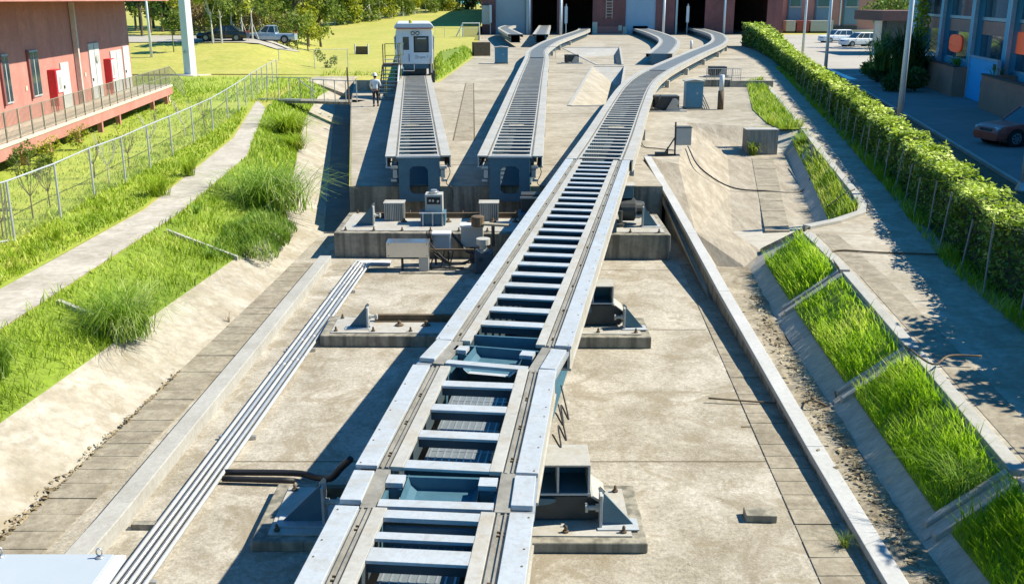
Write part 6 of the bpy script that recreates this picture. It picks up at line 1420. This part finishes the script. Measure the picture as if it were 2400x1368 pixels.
for k,(px,py) in enumerate(((50,398),(110,385),(180,352))):
    c=P(px,py,ZU); V,Q=leaves([c+Vector((0,0,.5)),c+Vector((.3,.1,.8))],[(.5,.4,.45),(.35,.3,.35)],500,.09,np.random.default_rng(k)); o=npmesh('shrub',V,Q,LEAF2 if k else LEAF1); tag(o,('loose pale shrub against the first walkway stilt','loose shrub between the first two walkway stilts','low yellow green shrub under the walkway')[k],'shrub')
treelist=[]
# hedge on the right: leaf shell over a stem core
hp=HB[:7]+[(27.5,108),(30.8,130),(31.6,141)]; hh=[1.60]*6+[1.6,1.85,2.6,3.1]; hw=[1.0,1.0,1.0,1.0,1.0,1.05,1.25,1.6,2.4,2.8]
t=thing('hedge','long clipped hedge of light green leaves between the right path and the shaded road','hedge',(HB[2][0]+.5,HB[2][1],ZU))
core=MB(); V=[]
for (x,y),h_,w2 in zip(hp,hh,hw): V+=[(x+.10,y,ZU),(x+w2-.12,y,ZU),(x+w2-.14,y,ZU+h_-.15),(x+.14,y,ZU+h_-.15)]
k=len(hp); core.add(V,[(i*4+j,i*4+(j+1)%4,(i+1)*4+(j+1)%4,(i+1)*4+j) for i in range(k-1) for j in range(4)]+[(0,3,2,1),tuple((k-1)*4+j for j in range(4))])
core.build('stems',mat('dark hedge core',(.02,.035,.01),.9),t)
g=np.random.default_rng(31); Vs=[];off=0
for i in range(k-1):
    (x0,y0),(x1,y1)=hp[i],hp[i+1]; seg=math.hypot(x1-x0,y1-y0); ym=max(10,min(y0,y1)+2)
    dens=1500*min(1.2,(14/ym)**1.35); n=int(dens*seg); sz=.105*max(1,(ym/20)**.75)
    f=g.random(n); X=x0+(x1-x0)*f; Y=y0+(y1-y0)*f; Hh=hh[i]+(hh[i+1]-hh[i])*f; Ww=hw[i]+(hw[i+1]-hw[i])*f
    bump=.10*np.sin(Y*1.7)+.06*np.sin(Y*4.1+1)+.05*g.normal(size=n)
    side=g.random(n); px_=np.where(side<.42,g.normal(.06,.07,n),np.where(side<.9,g.uniform(0,1,n)*Ww,Ww-g.normal(.06,.07,n)))
    pz=np.where((side>=.42)&(side<.9),Hh+bump+g.normal(0,.05,n),g.uniform(.12,1,n)*Hh)
    P0=np.stack([X+px_+.05*np.sin(Y*2.3),Y,ZU+pz],1)
    a=g.normal(size=(n,3)); a[:,2]=np.abs(a[:,2])*.8+.1; a/=np.linalg.norm(a,axis=1)[:,None]; b=np.cross(a,g.normal(size=(n,3))); b/=np.linalg.norm(b,axis=1)[:,None]
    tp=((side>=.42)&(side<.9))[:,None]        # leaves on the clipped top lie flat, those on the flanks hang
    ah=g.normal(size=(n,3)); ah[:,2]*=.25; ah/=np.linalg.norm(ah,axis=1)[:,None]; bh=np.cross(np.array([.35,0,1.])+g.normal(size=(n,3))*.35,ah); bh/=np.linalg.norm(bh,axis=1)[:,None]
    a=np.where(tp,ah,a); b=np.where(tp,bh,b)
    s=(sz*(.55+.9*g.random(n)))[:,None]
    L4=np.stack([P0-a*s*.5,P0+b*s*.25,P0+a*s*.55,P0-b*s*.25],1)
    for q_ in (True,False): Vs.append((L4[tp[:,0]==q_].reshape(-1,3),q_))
for q_,nm_,mm_ in ((True,'lit_top_leaves',HEDGE),(False,'flank_leaves',HEDGE_SHADE)):  # brighter lit top and darker shaded flank, both set by leaf colour
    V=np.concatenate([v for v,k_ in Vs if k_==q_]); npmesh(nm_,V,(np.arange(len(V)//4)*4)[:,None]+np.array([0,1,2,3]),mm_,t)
# roadside trees just outside the right picture edge, whose shade falls on the near path
g=random.Random(14)
for k,(x,y) in enumerate(((12.6,18.6),(12.3,15.6),(12.0,12.6),(11.8,9.6))):
    C=[(g.uniform(-1,1),g.uniform(-1.1,1.1),g.uniform(1.7,4.4),.8,.8,.7) for _ in range(12)]
    treelist.append((Vector((x,y,ZU)),C,k))
# stakes along its shaded side
g=random.Random(4); y=15.; st=None
while y<75:
    x=lerpx(HB,y)-.28+g.uniform(-.06,.06); 
    if st is None:
        st=MB().tube([(0,0,0),(0,0,1.5)],.022,6).build('hedge_stake',mat('grey stake',(.26,.25,.23),.7)); tag(st,'thin grey stake standing against the shaded side of the hedge','stake','stakes along the hedge'); o=st
    else: o=st.copy(); COL.objects.link(o)
    o.location=(x,y,ZU); o.rotation_euler=(g.uniform(-.04,.04),g.uniform(.0,.12),0); o.scale=(1,1,g.uniform(.8,1.08)); y+=1.5+y*.018
# ---------------------------------------------------------------- trees
def tree(label,c,h,crowns,lm,n,size,tm,tr=.10,name='tree',group=None,seed=0,props=0,cat='tree',shell=.35):
    """tapered trunk with limbs to each crown clump; crowns = [(dx,dy,dz,rx,ry,rz)]"""
    c=Vector(c); g=random.Random(seed); t=thing(name,label,cat,c,group); top=c+Vector((g.uniform(-.1,.1)*h*.1,0,h*.55))
    m_=MB().tube([c-Vector((0,0,.2)),c.lerp(top,.5)+Vector((g.uniform(-.06,.06)*h*.3,0,0)),top],tr,8,r1=tr*.55)
    for dx,dy,dz,*_ in crowns: m_.tube([c.lerp(top,.75),c+Vector((dx,dy,dz))],tr*.5,6,r1=tr*.15)
    m_.build('trunk',tm,t)
    for k in range(props): a=g.uniform(0,6.28); MB().tube([c+Vector((math.cos(a)*.9,math.sin(a)*.9,0)),c+Vector((0,0,1.9))],.035,5).build('prop_stake',LIME,t)
    V,Q=leaves([c+Vector(q[:3]) for q in crowns],[q[3:] for q in crowns],n,size,np.random.default_rng(seed),shell); npmesh('crown',V,Q,lm,t); return t
def crown(h,r,k,g,z0=.45):
    return [(g.uniform(-r,r)*.6,g.uniform(-r,r)*.6,h*g.uniform(z0,1.0),r*g.uniform(.35,.6),r*g.uniform(.35,.6),r*g.uniform(.3,.55)) for _ in range(k)]
for c_,C,k in treelist: tree('dense roadside tree between hedge and road near the right picture edge',c_,5.2,C,LEAF1,1500,.3,BARK,.12,name='roadside_tree',group='roadside trees',seed=300+k)
g=random.Random(9)
def onlawn(px,py):
    """first lawn point seen at this photo position"""
    d=ray(px,py); o=Vector((0,0,CH)); s=80
    while s<420:
        p=o+d*(s/d.y)
        if p.z<=zt(p.x,p.y): return Vector((p.x,p.y,zt(p.x,p.y)))
        s+=.5
    p=o+d*(300/d.y); return Vector((p.x,300,zt(p.x,300)))
# young limewashed trees in front of the parked cars
for k,px in enumerate((499,520,546,570,592,612,634,656,676,697)):
    c=onlawn(px,[103,101,97,95,93,86,84,80,77,74][k]); h=g.uniform(5.5,6.5)
    tree('slim young tree with limewashed trunk and prop stakes in front of the parked cars',c,h,crown(h,1.9,7,g,.52),LEAF1 if k%3 else LEAF2,900,.34,LIME,.10,group='limewashed young trees along the lane',seed=60+k,props=2 if k%2==0 else 1)
# tree and shrub belt behind the lane
def backpt(px,Y): p=PY(px,60,Y); return Vector((p.x,Y,zt(p.x,Y)))
for k in range(12):
    px=455+k*24; c=backpt(px,116+4*(k%2)); h=g.uniform(3.2,4.4)
    tree('low shrubby tree behind the lane'+(' with dry brown leaves' if k%3==0 else ' with green leaves'),c,h,crown(h,2.2,8,g,.25),LEAFB if k%3==0 else (LEAF1,LEAF2)[k%2],700,.34,BARK,.08,name='shrub_tree',group='brown shrubs behind the lane' if k%3==0 else 'green shrubs behind the lane',seed=80+k,cat='shrub')
for k in range(15):
    px=330+k*30; c=backpt(px,126+5*(k%3)); h=g.uniform(8,11)
    tree(('broad green tree in the belt behind the lane','yellow green tree in the belt behind the lane','broad green tree in the belt behind the lane','dark green tree in the belt behind the lane')[k%4],c,h,crown(h,3.4,11,g,.22),(LEAF1,LEAF2,LEAF1,LEAF3)[k%4],1500,.5,BARK,.2,group=('green trees of the belt','yellow green trees of the belt','green trees of the belt','dark trees of the belt')[k%4],seed=100+k)
for k in range(14):
    px=700+k*27; y=[70,67,64,61,58,55,51,47,43,40,36,32,29,27][k]; c=onlawn(px,y)+Vector((0,2,0)); c.z=zt(c.x,c.y); h=g.uniform(7,10)
    tree('weeping green tree along the upper edge of the yellow lawn',c,h,crown(h,3.6,12,g,.10),(LEAF1,LEAF2,LEAF1)[k%3],1500,.6,LIME,.16,group='trees along the upper lawn edge',seed=130+k)
for k in range(10):
    px=985+k*16; c=onlawn(px,24)+Vector((0,6,0)); c.z=zt(c.x,c.y); h=g.uniform(5,7)
    tree(('dull brown shrub at the far end of the lawn' if k%2 else 'dark green shrub at the far end of the lawn'),c,h,crown(h,3.4,9,g,.1),LEAFB if k%2 else LEAF3,600,.7,BARK,.15,name='shrub_tree',group='brown shrubs at the lawn end' if k%2 else 'dark shrubs at the lawn end',seed=150+k,cat='shrub')
# far wood that closes the horizon
V=[];
gg=np.random.default_rng(77); n=26
C=[];Rd=[]
for k in range(150):
    x=gg.uniform(-330,20); y=gg.uniform(300,360) if x>-160 else gg.uniform(180,300); C.append((x,y,zt(min(x,-10),y)+gg.uniform(2,12))); Rd.append((gg.uniform(6,12),gg.uniform(5,9),gg.uniform(4,7)))
for k in range(60):
    x=gg.uniform(60,330); C.append((x,gg.uniform(235,290),gg.uniform(3,12))); Rd.append((gg.uniform(6,12),gg.uniform(5,9),gg.uniform(4,7)))
V,Q=leaves(C,Rd,26000,2.2,gg,.5); o=npmesh('wood',V,Q,LEAF1); tag(o,'far green wood closing the view behind the lawn and the halls','trees',kind='stuff')
# trees behind the end of the red building
for k,(px,Y,h,lm,l_) in enumerate(((330,112,7,LEAF3,'dark green tree just right of the red building end'),(352,120,8,LEAF1,'green tree behind the slim lamp post'),(405,116,8.5,LEAF2,'yellow green tree behind the thick white pillar'),(380,122,9,LEAF2,'bright drooping tree between lamp post and pillar'),(318,124,9,LEAF2,'light green tree partly behind the red building'))):
    c=backpt(px,Y); tree(l_,c,h,crown(h,2.6,10,g,.3),lm,1500,.42,BARK,.16,seed=170+k)
p=PY(410,148,97); c=Vector((p.x,97,zt(p.x,97)))
tree('small round crowned tree with green trunk in front of the white pillar',c,4.0,[(0,0,2.5,.9,.9,.55),(.5,0,2.9,.8,.7,.6),(-.5,.1,2.7,.7,.7,.5),(.9,.1,3.3,.7,.6,.4),(.2,0,3.5,.6,.6,.45),(1.2,0,2.4,.5,.5,.3)],LEAF1,1100,.24,mat('green bark',(.2,.22,.05),.8),.07,seed=180)
for k,(px,b,l_) in enumerate(((312,455,'leaning thin support pole near the red building end'),(470,455,'leaning thin stake left of the lamp post'),)):
    pass
# agave and shrubs at the right
def rosette(label,c,r,h,n,wd,m,seed,name='agave'):
    g=np.random.default_rng(seed); V,Q=arcs((0,0,0),r,h,n,wd,g,.12,.05); t=thing(name,label,'plant',c); o=npmesh('leaves',V+np.array(c)+np.array([0,0,.9]),Q,m,t); MB().tube([c,Vector(c)+Vector((0,0,1.2))],.25,8).build('trunk',BARK,t); return t
c=P(2120,205,ZU); rosette('big dark spiky agave beside the road in front of the blue building',(c.x,c.y,ZU),3.2,3.3,330,.22,LEAF3,201)
c=P(2085,198,ZU); rosette('smaller spiky plant left of the big dark agave',(c.x,c.y+2,ZU),2.2,2.9,170,.16,LEAF1,202)
c=P(2200,210,ZU); rosette('dark spiky plant with drooping leaves on the planter right of the big agave',(c.x-.2,c.y+3,ZU),2.0,2.0,90,.14,LEAF3,203)
for k,(px,py,l_,lm) in enumerate(((2085,195,'dark low bush at the foot of the big agave',LEAF3),(2120,218,'dark bush between agave and planter wall',LEAF3),(2060,180,'green bush left of the big agave by the road',LEAF1))):
    c=P(px,py,ZU); V,Q=leaves([c+Vector((0,1,.7)),c+Vector((1,.8,.9)),c+Vector((-.6,1,.6))],[(1.2,.9,.7),(.9,.8,.8),(.8,.7,.6)],1600,.22,np.random.default_rng(210+k)); o=npmesh('shrub',V,Q,lm); tag(o,l_,'shrub')
for k,(sx,l_) in enumerate(((9,'pale spiky plant in the long planter in front of the orange sign'),(-1.5,'white flowering low plant in the planter near the bright blue gate'))):
    c=rp(sx,.5,ZU+1.6); clump(l_,c,.8,1.0,40,.10,CLUMP,seed=220+k,name='planter_plant')
c=P(2152,110,ZU); c=rp(22,.4,ZU); tree('climbing plant with yellowing leaves against the blue building',c,8,[(0,0,2.5+1.0*k,.7,.8,.9) for k in range(7)],LEAF2,1400,.26,BARK,.06,seed=230,name='climber',cat='plant')
c=P(752,160,ZU); V,Q=leaves([c+Vector((0,.3,1.0)),c+Vector((1.2,.3,.7)),c+Vector((.6,.3,.3)),c+Vector((-.3,.3,1.5))],[(.5,.3,.5),(.4,.3,.5),(.4,.3,.4),(.4,.3,.3)],420,.2,np.random.default_rng(240)); o=npmesh('shrub',V,Q,LEAF1); tag(o,'loose shrub standing behind the thin wire fence on the yellow lawn','shrub')
p_=PY(2100,14,135); tree('green tree rising behind the brown roofed hut',(p_.x,135,ZU),9,crown(9,4,12,g,.35),LEAF1,1500,.5,BARK,.2,seed=231)
tag(bpy.data.objects['ground'],kind='structure')
